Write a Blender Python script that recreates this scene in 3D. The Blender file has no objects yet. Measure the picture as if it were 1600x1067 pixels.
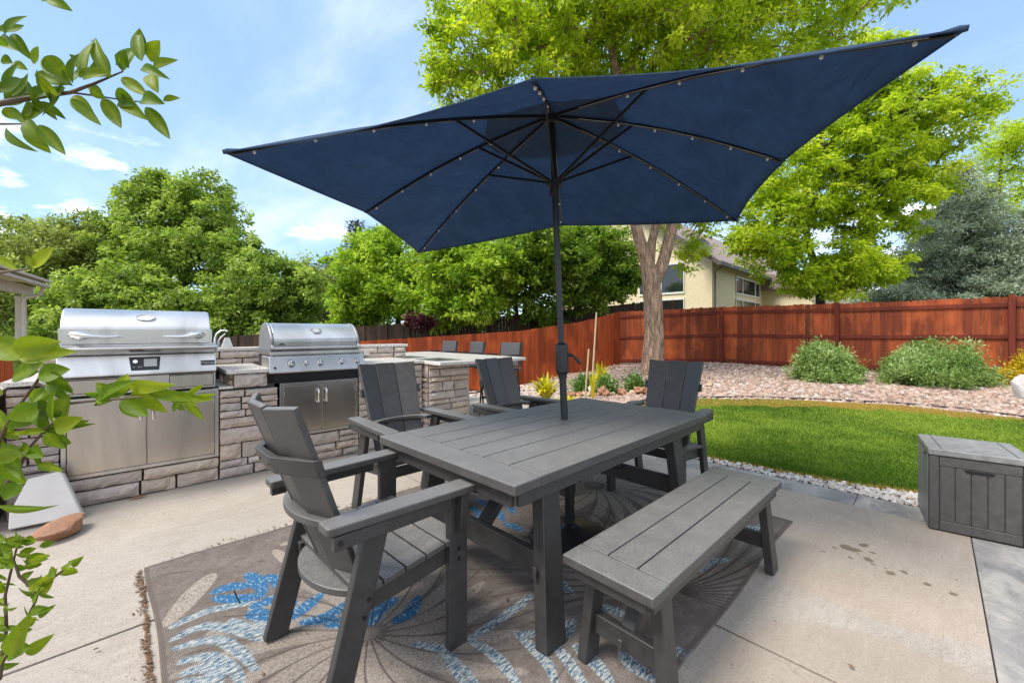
import bpy, bmesh, math, random
import numpy as np
from mathutils import Vector, Matrix
C = bpy.context.scene.collection
R = math.radians
rng = np.random.default_rng(7)
random.seed(7)

# ------------------------------------------------------------------ camera, sky, sun, exposure
# world axes: x runs along the table's long side and the kitchen wall, y towards the kitchen
F, Y0, YAW, EYE = 645.0, 519.0, R(44.4), 1.29
CY, SY = math.cos(YAW), math.sin(YAW)
cam = bpy.data.objects.new('camera', bpy.data.cameras.new('camera'))
C.objects.link(cam)
cam.location = (0, 0, EYE)
cam.rotation_euler = (R(90), 0, -YAW)
cam.data.sensor_width = 36
cam.data.lens = F / 1600 * 36
cam.data.shift_y = -(533.5 - Y0) / 1600
cam.data.clip_start = 0.02
cam.data.clip_end = 600
bpy.context.scene.camera = cam

SUN_EL, SUN_AZ = 56, (-0.85, 0.25)          # towards the sun: from the left of the picture
w = bpy.data.worlds.new('World'); bpy.context.scene.world = w; w.use_nodes = True
nt = w.node_tree; nt.nodes.clear()
def nn(t, **k):
    n = nt.nodes.new(t)
    for a, b in k.items(): setattr(n, a, b)
    return n
out = nn('ShaderNodeOutputWorld'); bg = nn('ShaderNodeBackground')
sky = nn('ShaderNodeTexSky', sky_type='NISHITA', sun_disc=False)
sky.sun_elevation = R(SUN_EL)
sky.sun_rotation = math.atan2(SUN_AZ[0], SUN_AZ[1])
sky.altitude = 1600; sky.air_density = 1.0; sky.dust_density = 0.8; sky.ozone_density = 1.2
tc = nn('ShaderNodeTexCoord'); sx = nn('ShaderNodeSeparateXYZ')
nt.links.new(tc.outputs['Generated'], sx.inputs[0])
mx = nn('ShaderNodeMath', operation='MAXIMUM'); mx.inputs[1].default_value = 0.03; nt.links.new(sx.outputs[2], mx.inputs[0])
ad = nn('ShaderNodeMath', operation='ADD'); ad.inputs[1].default_value = 0.16; nt.links.new(mx.outputs[0], ad.inputs[0])
dx = nn('ShaderNodeMath', operation='DIVIDE'); dy = nn('ShaderNodeMath', operation='DIVIDE')
nt.links.new(sx.outputs[0], dx.inputs[0]); nt.links.new(ad.outputs[0], dx.inputs[1])
nt.links.new(sx.outputs[1], dy.inputs[0]); nt.links.new(ad.outputs[0], dy.inputs[1])
cb = nn('ShaderNodeCombineXYZ'); nt.links.new(dx.outputs[0], cb.inputs[0]); nt.links.new(dy.outputs[0], cb.inputs[1])
def cloud(scale, lo, hi, amt, off, stretch):
    mp = nn('ShaderNodeMapping'); mp.inputs['Scale'].default_value = stretch; mp.inputs['Location'].default_value = off
    nt.links.new(cb.outputs[0], mp.inputs[0])
    no = nn('ShaderNodeTexNoise'); no.inputs['Scale'].default_value = scale; no.inputs['Detail'].default_value = 8; no.inputs['Roughness'].default_value = 0.58
    nt.links.new(mp.outputs[0], no.inputs['Vector'])
    mr = nn('ShaderNodeMapRange', interpolation_type='SMOOTHSTEP'); mr.inputs[1].default_value = lo; mr.inputs[2].default_value = hi; mr.inputs[4].default_value = amt
    nt.links.new(no.outputs[0], mr.inputs[0]); return mr.outputs[0]
c1 = cloud(0.9, 0.40, 0.80, 0.42, (3.1, 1.4, 0), (1, 0.45, 1))
c2 = cloud(1.6, 0.53, 0.66, 0.9, (0.6, 7.7, 0), (1, 1, 1))
# the heaped clouds only stand low above the horizon
lowz = nn('ShaderNodeMapRange'); lowz.inputs[1].default_value = 0.40; lowz.inputs[2].default_value = 0.20; lowz.inputs[3].default_value = 0; lowz.inputs[4].default_value = 1
nt.links.new(sx.outputs[2], lowz.inputs[0])
m2 = nn('ShaderNodeMath', operation='MULTIPLY'); nt.links.new(c2, m2.inputs[0]); nt.links.new(lowz.outputs[0], m2.inputs[1])
mxx = nn('ShaderNodeMath', operation='MAXIMUM'); nt.links.new(c1, mxx.inputs[0]); nt.links.new(m2.outputs[0], mxx.inputs[1])
base = nn('ShaderNodeMath', operation='MAXIMUM'); base.inputs[1].default_value = 0.06; nt.links.new(mxx.outputs[0], base.inputs[0])
mixc = nn('ShaderNodeMix', data_type='RGBA'); mixc.inputs[7].default_value = (8.9, 8.1, 7.3, 1)
# warm-white fill light added to the unseen sky behind the camera and overhead
dt = nn('ShaderNodeVectorMath', operation='DOT_PRODUCT'); nt.links.new(tc.outputs['Generated'], dt.inputs[0]); dt.inputs[1].default_value = (-0.66, -0.52, 0.54)
rear_fill = nn('ShaderNodeMapRange', interpolation_type='SMOOTHSTEP'); rear_fill.inputs[1].default_value = 0.12; rear_fill.inputs[2].default_value = 0.62; rear_fill.inputs[4].default_value = 0.80; nt.links.new(dt.outputs['Value'], rear_fill.inputs[0])
bmx_ = nn('ShaderNodeMath', operation='MAXIMUM'); nt.links.new(base.outputs[0], bmx_.inputs[0]); nt.links.new(rear_fill.outputs[0], bmx_.inputs[1]); base = bmx_
nt.links.new(base.outputs[0], mixc.inputs[0]); nt.links.new(sky.outputs[0], mixc.inputs[6])
hz = nn('ShaderNodeMix', data_type='RGBA'); hz.inputs[0].default_value = 0.55; hz.inputs[7].default_value = (1.5, 2.65, 4.2, 1); nt.links.new(mixc.outputs[2], hz.inputs[6])
mixd = nn('ShaderNodeMix', data_type='RGBA'); mixd.inputs[7].default_value = (8.0, 8.1, 8.2, 1); nt.links.new(mxx.outputs[0], mixd.inputs[0]); nt.links.new(hz.outputs[2], mixd.inputs[6])
nt.links.new(mixd.outputs[2], bg.inputs[0]); bg.inputs[1].default_value = 0.13
nt.links.new(bg.outputs[0], out.inputs[0])

sun = bpy.data.objects.new('sun', bpy.data.lights.new('sun', 'SUN')); C.objects.link(sun)
sun.data.energy = 2.3; sun.data.angle = R(22); sun.data.color = (1, 0.95, 0.87)
h_ = Vector((SUN_AZ[0], SUN_AZ[1], 0)).normalized() * math.cos(R(SUN_EL)) + Vector((0, 0, math.sin(R(SUN_EL))))
sun.rotation_euler = h_.to_track_quat('Z', 'Y').to_euler()
vs = bpy.context.scene.view_settings
vs.view_transform = 'Standard'; vs.look = 'None'; vs.gamma = 1; vs.exposure = 1.08; vs.use_curve_mapping = False

# ------------------------------------------------------------------ helpers
def ray(px, py):
    a = (px - 800) / F
    return np.array([a * CY + SY, -a * SY + CY, -(py - Y0) / F])
def PD(px, py, D): return Vector(np.array([0, 0, EYE]) + ray(px, py) * D)          # a point at distance D
def PZ(px, py, z):
    r = ray(px, py); return Vector(np.array([0, 0, EYE]) + r * ((z - EYE) / r[2]))   # a point at height z

class MB:
    def __init__(s): s.v = []; s.f = []
    def add(s, vs, fs):
        n = len(s.v); s.v += [tuple(v) for v in vs]; s.f += [tuple(n + i for i in f) for f in fs]
    def box(s, x0, x1, y0, y1, z0, z1):
        s.add([(x0,y0,z0),(x1,y0,z0),(x1,y1,z0),(x0,y1,z0),(x0,y0,z1),(x1,y0,z1),(x1,y1,z1),(x0,y1,z1)],
              [(0,3,2,1),(4,5,6,7),(0,1,5,4),(1,2,6,5),(2,3,7,6),(3,0,4,7)]); return s
    def bar(s, p0, p1, w, h, side=None, w1=None):
        """a board from p0 to p1; w along side, h along the third axis"""
        p0, p1 = Vector(p0), Vector(p1); d = (p1 - p0).normalized()
        sd = Vector(side) if side else (d.cross(Vector((0,0,1))) if abs(d.z) < .98 else Vector((1,0,0)))
        sd = (sd - d * sd.dot(d)).normalized(); up = d.cross(sd)
        w1 = w if w1 is None else w1; vs = []
        for p, ww in ((p0, w), (p1, w1)):
            for a, b in ((-1,-1),(1,-1),(1,1),(-1,1)): vs.append(p + sd*a*ww/2 + up*b*h/2)
        s.add(vs, [(0,3,2,1),(4,5,6,7),(0,1,5,4),(1,2,6,5),(2,3,7,6),(3,0,4,7)]); return s
    def tube(s, pts, r, n=10, cap=True):
        pts = [Vector(p) for p in pts]; rs = r if isinstance(r, (list, tuple)) else [r]*len(pts)
        ref = None; base = len(s.v); vs = []
        for i, p in enumerate(pts):
            d = (pts[min(i+1, len(pts)-1)] - pts[max(i-1, 0)]).normalized()
            if ref is None: ref = d.orthogonal().normalized()
            ref = (ref - d*ref.dot(d)).normalized(); b = d.cross(ref)
            for k in range(n):
                a = 2*math.pi*k/n; vs.append(p + (ref*math.cos(a) + b*math.sin(a))*rs[i])
        fs = [(i*n+k, i*n+(k+1)%n, (i+1)*n+(k+1)%n, (i+1)*n+k) for i in range(len(pts)-1) for k in range(n)]
        if cap: fs += [tuple(range(n-1, -1, -1)), tuple((len(pts)-1)*n + k for k in range(n))]
        s.add(vs, fs); return s
    def lathe(s, prof, c=(0,0,0), n=32):
        vs = []; fs = []
        for r, z in prof:
            for k in range(n):
                a = 2*math.pi*k/n; vs.append((c[0]+r*math.cos(a), c[1]+r*math.sin(a), c[2]+z))
        for i in range(len(prof)-1):
            for k in range(n): fs.append((i*n+k, i*n+(k+1)%n, (i+1)*n+(k+1)%n, (i+1)*n+k))
        fs += [tuple(range(n-1,-1,-1)), tuple((len(prof)-1)*n+k for k in range(n))]
        s.add(vs, fs); return s
    def prism(s, poly, a, b, ax='x'):
        """poly in the two other axes, extruded along ax from a to b"""
        def P(q, t): return {'x': (t, q[0], q[1]), 'y': (q[0], t, q[1]), 'z': (q[0], q[1], t)}[ax]
        n = len(poly); vs = [P(q, a) for q in poly] + [P(q, b) for q in poly]
        s.add(vs, [tuple(range(n-1,-1,-1)), tuple(range(n, 2*n))] + [(i, (i+1)%n, n+(i+1)%n, n+i) for i in range(n)]); return s
    def build(s, name, mat, parent=None, bevel=0, smooth=False, seg=2):
        me = bpy.data.meshes.new(name); me.from_pydata(s.v, [], s.f)
        bm = bmesh.new(); bm.from_mesh(me); bmesh.ops.recalc_face_normals(bm, faces=bm.faces); bm.to_mesh(me); bm.free()
        o = bpy.data.objects.new(name, me); C.objects.link(o)
        if mat: me.materials.append(mat)
        if parent: o.parent = parent
        if smooth:
            for p in me.polygons: p.use_smooth = True
        if bevel:
            m = o.modifiers.new('bevel', 'BEVEL'); m.width = bevel; m.segments = seg; m.limit_method = 'ANGLE'; m.angle_limit = R(40)
            m.harden_normals = False
        if smooth or bevel:
            for p in me.polygons: p.use_smooth = True
            m = o.modifiers.new('wn', 'WEIGHTED_NORMAL'); m.keep_sharp = True
            me.set_sharp_from_angle(angle=R(42))
        return o

def np_mesh(name, verts, faces, mat, parent=None, attrs=None, smooth=False):
    verts = np.asarray(verts, np.float32); faces = np.asarray(faces, np.int32); k = faces.shape[1]
    me = bpy.data.meshes.new(name); me.vertices.add(len(verts)); me.vertices.foreach_set('co', verts.ravel())
    me.loops.add(faces.size); me.loops.foreach_set('vertex_index', faces.ravel())
    me.polygons.add(len(faces)); me.polygons.foreach_set('loop_start', np.arange(0, faces.size, k, dtype=np.int32))
    try: me.polygons.foreach_set('loop_total', np.full(len(faces), k, np.int32))
    except Exception: pass
    if attrs:
        for an, av in attrs.items():
            a = me.attributes.new(an, 'FLOAT', 'POINT'); a.data.foreach_set('value', np.asarray(av, np.float32))
    me.update(calc_edges=True)
    if smooth: me.polygons.foreach_set('use_smooth', np.ones(len(faces), bool))
    me.materials.append(mat)
    o = bpy.data.objects.new(name, me); C.objects.link(o)
    if parent: o.parent = parent
    return o

def tag(o, label=None, cat=None, group=None, kind=None):
    if label: o['label'] = label
    if cat: o['category'] = cat
    if group: o['group'] = group
    if kind: o['kind'] = kind
    return o
def thing(name, label, cat, loc=(0,0,0), rz=0, group=None):
    o = bpy.data.objects.new(name, None); C.objects.link(o); o.empty_display_size = .1
    o.location = loc; o.rotation_euler = (0, 0, rz)
    return tag(o, label, cat, group)
def copy_tree(o, parent=None):
    c = o.copy(); C.objects.link(c)
    if parent: c.parent = parent
    for ch in [x for x in bpy.data.objects if x.parent == o and x != c]: copy_tree(ch, c)
    return c

# ------------------------------------------------------------------ materials
class MT:
    def __init__(s, name):
        s.m = bpy.data.materials.new(name); s.m.use_nodes = True; s.t = s.m.node_tree; s.p = s.t.nodes['Principled BSDF']
        s.o = s.t.nodes['Material Output']; s.tc = None
    def n(s, t, ins=None, **k):
        x = s.t.nodes.new(t)
        for a, b in k.items(): setattr(x, a, b)
        for a, b in (ins or {}).items():
            if hasattr(b, 'is_linked') or isinstance(b, bpy.types.NodeSocket): s.t.links.new(b, x.inputs[a])
            else: x.inputs[a].default_value = b
        return x
    def co(s, which='Object', scale=None, rot=None, loc=None):
        if not s.tc: s.tc = s.n('ShaderNodeTexCoord')
        v = s.tc.outputs[which]
        if scale or rot or loc:
            v = s.n('ShaderNodeMapping', {0: v, 'Scale': scale or (1,1,1), 'Rotation': rot or (0,0,0), 'Location': loc or (0,0,0)}).outputs[0]
        return v
    def noise(s, scale, detail=4, rough=.5, v=None, dist=0):
        return s.n('ShaderNodeTexNoise', {'Vector': v or s.co(), 'Scale': scale, 'Detail': detail, 'Roughness': rough, 'Distortion': dist}).outputs[0]
    def ramp(s, f, stops):
        r = s.n('ShaderNodeValToRGB', {0: f}); e = r.color_ramp.elements
        e[0].position, e[0].color = stops[0][0], (*stops[0][1], 1); e[1].position, e[1].color = stops[-1][0], (*stops[-1][1], 1)
        for p, c in stops[1:-1]: x = e.new(p); x.color = (*c, 1)
        return r.outputs[0]
    def rng(s, f, a, b, c=0, d=1, smooth=False):
        return s.n('ShaderNodeMapRange', {0: f, 1: a, 2: b, 3: c, 4: d}, interpolation_type='SMOOTHSTEP' if smooth else 'LINEAR').outputs[0]
    def mix(s, f, a, b, mode='MIX'):
        a = (*a, 1) if isinstance(a, tuple) and len(a) == 3 else a; b = (*b, 1) if isinstance(b, tuple) and len(b) == 3 else b
        return s.n('ShaderNodeMix', {0: f, 6: a, 7: b}, data_type='RGBA', blend_type=mode).outputs[2]
    def math(s, op, a, b=0.0, c=None):
        d = {0: a, 1: b}
        if c is not None: d[2] = c
        return s.n('ShaderNodeMath', d, operation=op).outputs[0]
    def set(s, **k):
        for a, b in k.items():
            a = a.replace('_', ' ')
            if isinstance(b, bpy.types.NodeSocket): s.t.links.new(b, s.p.inputs[a])
            else: s.p.inputs[a].default_value = (*b, 1) if isinstance(b, tuple) and len(b) == 3 else b
        return s
    def bump(s, h, strength=.3, dist=.01):
        b = s.n('ShaderNodeBump', {'Height': h, 'Strength': strength, 'Distance': dist}); s.t.links.new(b.outputs[0], s.p.inputs['Normal']); return s
    def island(s): return s.n('ShaderNodeNewGeometry').outputs['Random Per Island']
    def attr(s, n): return s.n('ShaderNodeAttribute', attribute_name=n).outputs['Fac']

def plain(name, col, rough=.6, metal=0, var=.12, bump=0, bs=40):
    m = MT(name); c = m.mix(m.rng(m.noise(6, 5), .3, .7), tuple(x*(1-var) for x in col), tuple(min(1, x*(1+var)) for x in col))
    m.set(Base_Color=c, Roughness=rough, Metallic=metal)
    if bump: m.bump(m.noise(bs, 5), bump, .004)
    return m.m

def lumber(name, base, dust_sheen_amt=.3):
    """grained recycled-plastic boards, satin, speckled, with a dusting and sky sheen painted on the faces that look up"""
    m = MT(name); g = m.noise(22, 6, .6); sp = m.noise(330, 3, .7); up = m.rng(m.n('ShaderNodeSeparateXYZ', {0: m.n('ShaderNodeNewGeometry').outputs['Normal']}).outputs[2], .5, .95)
    c = m.mix(m.rng(g, .3, .72), tuple(x*.75 for x in base), tuple(x*1.25 for x in base))
    d1 = m.rng(m.noise(9, 9, .75), .42, .68, .74, 1); d2 = m.rng(sp, .42, .66, .15, 1)
    dust_sheen = m.math('MULTIPLY', m.math('MULTIPLY', d1, d2), m.math('MULTIPLY', m.math('ADD', up, .12), dust_sheen_amt))  # up-facing sides lightened: a dusting plus sky sheen painted into the colour
    c = m.mix(dust_sheen, c, (.36, .345, .33)); c = m.mix(m.rng(m.noise(150, 3, .6), .66, .72, 0, .5), c, (.02, .02, .02))
    st = m.rng(m.noise(1, 6, .7, m.co(scale=(3, 45, 45))), .58, .70, 0, .22); c = m.mix(st, c, (.02, .02, .022))
    m.set(Base_Color=c, Roughness=m.rng(g, .3, .7, .36, .55)); m.p.inputs['Specular IOR Level'].default_value = .5
    m.bump(m.math('ADD', m.noise(220, 4, .75), m.math('MULTIPLY', st, 2)), .35, .0014); return m.m
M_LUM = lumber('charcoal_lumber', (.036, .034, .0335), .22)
M_LUM_LIT = lumber('charcoal_lumber_lit', (.058, .054, .052), .85)  # same lumber, lighter: sky sheen on tops and back slats put into colour
M_BLACK = plain('black_metal', (.012, .012, .013), .38)
M_RUBBER = plain('black_plastic', (.014, .014, .015), .55)
M_SCREW = plain('screw_heads', (.006, .006, .007), .35)

def steel(name, rough=.27, col=(.62, .60, .58), axis=0):
    m = MT(name); sc = [260, 260, 260]; sc[axis] = 3
    b = m.noise(1, 3, .6, m.co(scale=tuple(sc))); refl = m.noise(1, 3, .5, m.co(scale=(3.4, 3.4, .7)), 1.5)
    m.set(Base_Color=m.mix(m.rng(refl, .3, .7), col, tuple(x*.70 for x in col)), Metallic=1.0, Roughness=m.math('ADD', m.rng(b, .3, .7, rough-.01, rough+.015), m.rng(refl, .4, .8, 0, .06)))  # soft reflection gradients painted into the base colour as smooth noise
    m.p.inputs['Anisotropic'].default_value = .25
    return m.m
M_STEEL = steel('brushed_steel'); M_STEELD = steel('door_steel', .24, (.60, .55, .50), 2)
M_CHROME = plain('polished_metal', (.78, .78, .78), .09, 1, .03)
M_HOODW = steel('bright_hood_steel', .38, (.74, .73, .72))
M_CASTG = plain('grey_cast_metal', (.30, .30, .31), .42, .6)

def granite():
    m = MT('speckled_granite'); v = m.n('ShaderNodeTexVoronoi', {'Vector': m.co(), 'Scale': 150.0}).outputs['Color']
    sp = m.n('ShaderNodeSeparateColor', {0: v}).outputs[0]
    c = m.ramp(sp, [(0, (.30, .25, .22)), (.25, (.55, .50, .46)), (.6, (.66, .62, .58)), (1, (.76, .74, .71))])
    c = m.mix(m.rng(m.noise(5, 5), .4, .7, 0, .5), c, (.52, .45, .40))
    m.set(Base_Color=c, Roughness=.25); return m.m
M_GRAN = granite()

def stone(name, cols, rough=.85, tan=.45):
    m = MT(name); i = m.island()
    n = len(cols); c = m.ramp(i, [(k/(n-1), cols[k]) for k in range(n)])
    nz = m.noise(14, 8, .65); c = m.mix(m.rng(nz, .32, .72, 0, .55), c, (.24,.19,.16)); c = m.mix(m.rng(m.noise(5, 6, .6), .5, .75, 0, tan), c, (.50, .40, .29))
    m.set(Base_Color=c, Roughness=rough); m.bump(m.math('ADD', m.noise(38, 9, .68), m.math('MULTIPLY', m.noise(9, 6, .6), 1.4)), .75, .012); return m.m
M_STONE = stone('ledge_stone', [(.62,.50,.42), (.48,.42,.37), (.70,.56,.42), (.42,.37,.345), (.66,.57,.51), (.55,.45,.39), (.72,.62,.50)])
M_MORTAR = plain('dark_mortar', (.075, .065, .058), .95, bump=.5)
M_ROCK = stone('red_sandstone', [(.34,.13,.05), (.40,.17,.075), (.42,.22,.12), (.34,.12,.06)], tan=.12)
M_YROCK = stone('yellow_stone', [(.52,.38,.22), (.50,.40,.27), (.45,.33,.22)])

def concrete():
    m = MT('patio_concrete'); a = m.noise(1.1, 7, .6); b = m.noise(75, 6, .75); f = m.noise(300, 3, .7)
    c = m.mix(m.rng(a, .3, .7), (.335, .285, .24), (.45, .395, .34))
    c = m.mix(m.rng(m.noise(3.4, 8, .65, dist=.8), .45, .75, 0, .5), c, (.29, .24, .20))
    c = m.mix(m.rng(b, .48, .70, 0, .7), c, (.20, .165, .14)); c = m.mix(m.rng(m.noise(1, 7, .75, m.co(scale=(5, 26, 1), rot=(0,0,.5))), .45, .7, 0, .4), c, (.50, .46, .41)); c = m.mix(m.rng(f, .55, .66, 0, .75), c, (.58, .53, .47))
    c = m.mix(m.rng(m.noise(110, 4, .7), .62, .68, 0, .8), c, (.15, .12, .10))
    pit = m.n('ShaderNodeTexVoronoi', {'Vector': m.co(), 'Scale': 95.0}); pr_ = m.n('ShaderNodeSeparateColor', {0: pit.outputs['Color']})
    pk_ = m.math('MULTIPLY', m.rng(pit.outputs['Distance'], .16, .30, 1, 0), m.rng(pr_.outputs[0], .62, .66)); c = m.mix(m.math('MULTIPLY', pk_, .75), c, (.13, .10, .08))
    lk_ = m.math('MULTIPLY', m.rng(pit.outputs['Distance'], .25, .45, 1, 0), m.rng(pr_.outputs[1], .70, .74)); c = m.mix(m.math('MULTIPLY', lk_, .28), c, (.62, .57, .51))
    # hairline cracks
    vo = m.n('ShaderNodeTexVoronoi', {'Vector': m.n('ShaderNodeMix', {0: .12, 4: m.co(), 5: m.n('ShaderNodeTexNoise', {'Vector': m.co(), 'Scale': 5.0}).outputs['Color']}, data_type='VECTOR').outputs[1], 'Scale': .45}, feature='DISTANCE_TO_EDGE').outputs['Distance']
    ck = m.math('MULTIPLY', m.rng(vo, 0, .0016, 1, 0), m.rng(m.noise(.8, 2), .56, .62)); c = m.mix(m.math('MULTIPLY', ck, .7), c, (.12, .09, .07))
    # large damp patch with an edge of its own, and the water drops
    geo = m.n('ShaderNodeNewGeometry').outputs['Position']
    wob = m.n('ShaderNodeVectorMath', {0: m.n('ShaderNodeTexNoise', {'Vector': geo, 'Scale': 11.0, 'Detail': 4.0}).outputs['Color'], 1: (.5, .5, .5)}, operation='SUBTRACT').outputs[0]
    wob = m.n('ShaderNodeVectorMath', {0: wob, 3: .09}, operation='SCALE').outputs[0]
    gp = m.n('ShaderNodeVectorMath', {0: geo, 1: wob}, operation='ADD').outputs[0]
    spots = [(1330,857,20,7),(1347,850,12,4),(1362,862,8,4),(1357,874,9,4),(1360,880,7,3),(1328,871,7,3),(1284,860,5,3),(1303,855,6,3),(1316,858,5,3),(1391,895,12,4),(1415,894,9,4),(1428,899,4,2.5),(1382,888,4,2.5),(1442,910,9,4),(1490,927,12,4),(1499,907,5,2),(1345,862,8,3),(1340,866,6,3)]
    tot = None
    for px, py, rx, ry in spots:
        p = PZ(px, py, 0); D = (F*EYE)/(py-Y0); rad = rx*D/F
        d = m.n('ShaderNodeVectorMath', {0: gp, 1: (p.x, p.y, 0)}, operation='DISTANCE').outputs['Value']
        k = m.rng(d, rad*.45, rad*.62, 1, 0); tot = k if tot is None else m.math('MAXIMUM', tot, k)
    c = m.mix(m.math('MULTIPLY', tot, .85), c, (.085, .062, .035))
    p1 = PZ(1290, 1010, 0); p2 = PZ(1480, 880, 0)
    d = m.n('ShaderNodeVectorMath', {0: gp, 1: (3.35, .25, 0)}, operation='DISTANCE').outputs['Value']
    c = m.mix(m.rng(d, .9, .86, 0, .22, True), c, (.42, .28, .18))
    d = m.n('ShaderNodeVectorMath', {0: gp, 1: (1.75, .02, 0)}, operation='DISTANCE').outputs['Value']
    c = m.mix(m.rng(d, .62, .58, 0, .35, True), c, (.34, .26, .19))
    m.set(Base_Color=c, Roughness=m.math('SUBTRACT', .88, m.math('MULTIPLY', tot, .35)))
    m.bump(m.math('ADD', b, m.math('MULTIPLY', f, .9)), .6, .004); return m.m
M_CONC = concrete()
def paver():
    m = MT('stamped_paver'); a = m.noise(4.5, 9, .72, m.co(scale=(.6,1,1)), 1.0); i = m.island()
    c = m.ramp(a, [(.3, (.15, .14, .135)), (.46, (.25, .235, .225)), (.56, (.36, .33, .30)), (.70, (.48, .44, .39))])
    c = m.mix(m.rng(i, 0, 1, 0, .3), c, (.22, .22, .23)); m.set(Base_Color=c, Roughness=.8); m.bump(m.noise(60, 8, .7), .4, .004); return m.m
M_PAV = paver()

def soilmat():
    """ground between things: pink and white landscaping gravel seen from afar"""
    m = MT('gravel_ground'); v = m.n('ShaderNodeTexVoronoi', {'Vector': m.co(), 'Scale': 26.0}); i = m.n('ShaderNodeSeparateColor', {0: v.outputs['Color']}).outputs[0]
    c = m.ramp(i, [(0, (.30, .18, .13)), (.3, (.43, .30, .25)), (.6, (.50, .42, .38)), (1, (.60, .54, .50))])
    c = m.mix(m.rng(v.outputs['Distance'], .25, .6, 0, .9), c, (.10, .06, .045))
    m.set(Base_Color=c, Roughness=.9); m.bump(v.outputs['Distance'], -.8, .02); return m.m
M_GRAVG = soilmat()
def gravelmat(name, cols):
    m = MT(name); c = m.ramp(m.island(), [(k/(len(cols)-1), cols[k]) for k in range(len(cols))])
    c = m.mix(m.rng(m.noise(60, 4), .4, .7, 0, .35), c, (.25, .17, .13)); m.set(Base_Color=c, Roughness=.85); return m.m
M_GRAV = gravelmat('pink_gravel', [(.38,.24,.18), (.50,.38,.32), (.20,.11,.075), (.60,.53,.48), (.31,.19,.14), (.42,.28,.21), (.14,.105,.09), (.46,.33,.26)])
M_PEB = gravelmat('white_pebbles', [(.66,.64,.61), (.55,.50,.46), (.72,.71,.69), (.48,.33,.26), (.62,.57,.52), (.42,.40,.39), (.70,.66,.61)])

def cedar(name, a, b, dk, sat=1):
    m = MT(name); i = m.island(); g = m.noise(1, 6, .6, m.co(scale=(16, 16, .9)))
    c = m.ramp(i, [(0, a), (.3, tuple((x+y)/2 for x, y in zip(a, b))), (.55, b), (.8, tuple(x*.72 for x in b)), (1, tuple((x+y)/2*1.1 for x, y in zip(a, b)))])
    c = m.mix(m.rng(g, .38, .66, 0, .68), c, dk)
    bl = m.noise(1.4, 5, .6, m.co(scale=(1.2, 1.2, .6))); c = m.mix(m.rng(bl, .5, .72, 0, .6), c, tuple(min(1, x*1.7) for x in a))
    m.set(Base_Color=c, Roughness=.7); m.p.inputs['Specular IOR Level'].default_value = .2; m.bump(m.noise(1, 6, .7, m.co(scale=(60, 60, 3))), .35, .004); return m.m
M_CEDAR = cedar('red_stained_cedar', (.44,.098,.030), (.24,.050,.020), (.085,.024,.014))
M_CEDARR = cedar('red_stained_rail', (.18,.034,.019), (.14,.028,.016), (.08,.018,.012))
M_CEDARL = cedar('orange_stained_cedar', (.52,.105,.026), (.34,.064,.020), (.16,.034,.014))
M_OLDW = cedar('old_brown_boards', (.085,.05,.035), (.05,.032,.025), (.025,.018,.015))

def leafmat(name, dark, mid, light, trans=.35, spec=.35):
    m = MT(name); t = m.attr('tint'); c = m.ramp(t, [(0, dark), (.5, mid), (1, light)])
    m.set(Base_Color=c, Roughness=.45); m.p.inputs['Specular IOR Level'].default_value = spec
    tr = m.n('ShaderNodeBsdfTranslucent', {0: m.mix(1.0, c, (1.0, 1.0, .55), 'MULTIPLY')})
    ms = m.n('ShaderNodeMixShader', {0: trans, 1: m.p.outputs[0], 2: tr.outputs[0]}); m.t.links.new(ms.outputs[0], m.o.inputs[0]); return m.m
M_LOCUST = leafmat('honey_locust_leaf', (.24,.36,.015), (.50,.66,.03), (.72,.80,.08), .58)
M_MAPLE = leafmat('maple_leaf', (.12,.23,.015), (.32,.50,.035), (.58,.72,.10), .52)
M_DKLEAF = leafmat('dark_tree_leaf', (.06,.13,.014), (.19,.32,.03), (.40,.54,.09), .48)
M_MIDLEAF = leafmat('green_tree_leaf', (.11,.19,.03), (.30,.43,.07), (.56,.68,.17), .5)
M_OLIVE = leafmat('olive_tree_leaf', (.14,.19,.045), (.33,.41,.10), (.54,.61,.22), .48)
M_SPRUCE = leafmat('blue_spruce_needles', (.20,.25,.18), (.44,.51,.39), (.72,.78,.64), .25)
M_PINE = leafmat('pine_needles', (.018,.04,.018), (.04,.075,.03), (.07,.11,.05), .1)
M_PLUM = leafmat('purple_plum_leaf', (.045,.014,.02), (.09,.025,.035), (.15,.04,.05), .3)
M_BUSH = leafmat('grey_green_shrub_leaf', (.12,.22,.045), (.28,.42,.12), (.50,.62,.28), .38)
M_YELLOW = leafmat('golden_leaf', (.42,.42,.02), (.60,.56,.03), (.78,.66,.05), .4)
M_YSHRUB = leafmat('golden_shrub_leaf', (.35,.33,.015), (.62,.48,.02), (.75,.42,.03), .35)
M_PEREN = leafmat('perennial_leaf', (.06,.14,.02), (.12,.24,.04), (.26,.36,.12), .3)
M_GRASS = leafmat('lawn_blades', (.08,.17,.018), (.33,.45,.06), (.52,.29,.09), .35, .2)
M_CITRUS = leafmat('citrus_leaf', (.05,.115,.005), (.15,.25,.010), (.46,.52,.03), .58, .25)
_m = M_CITRUS.node_tree; _p = _m.nodes['Principled BSDF']; _n = _m.nodes.new('ShaderNodeTexNoise'); _n.inputs['Scale'].default_value = 90; _n.inputs['Detail'].default_value = 6; _b = _m.nodes.new('ShaderNodeBump'); _b.inputs['Strength'].default_value = .35; _b.inputs['Distance'].default_value = .002; _m.links.new(_n.outputs[0], _b.inputs['Height']); _m.links.new(_b.outputs[0], _p.inputs['Normal'])

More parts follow.
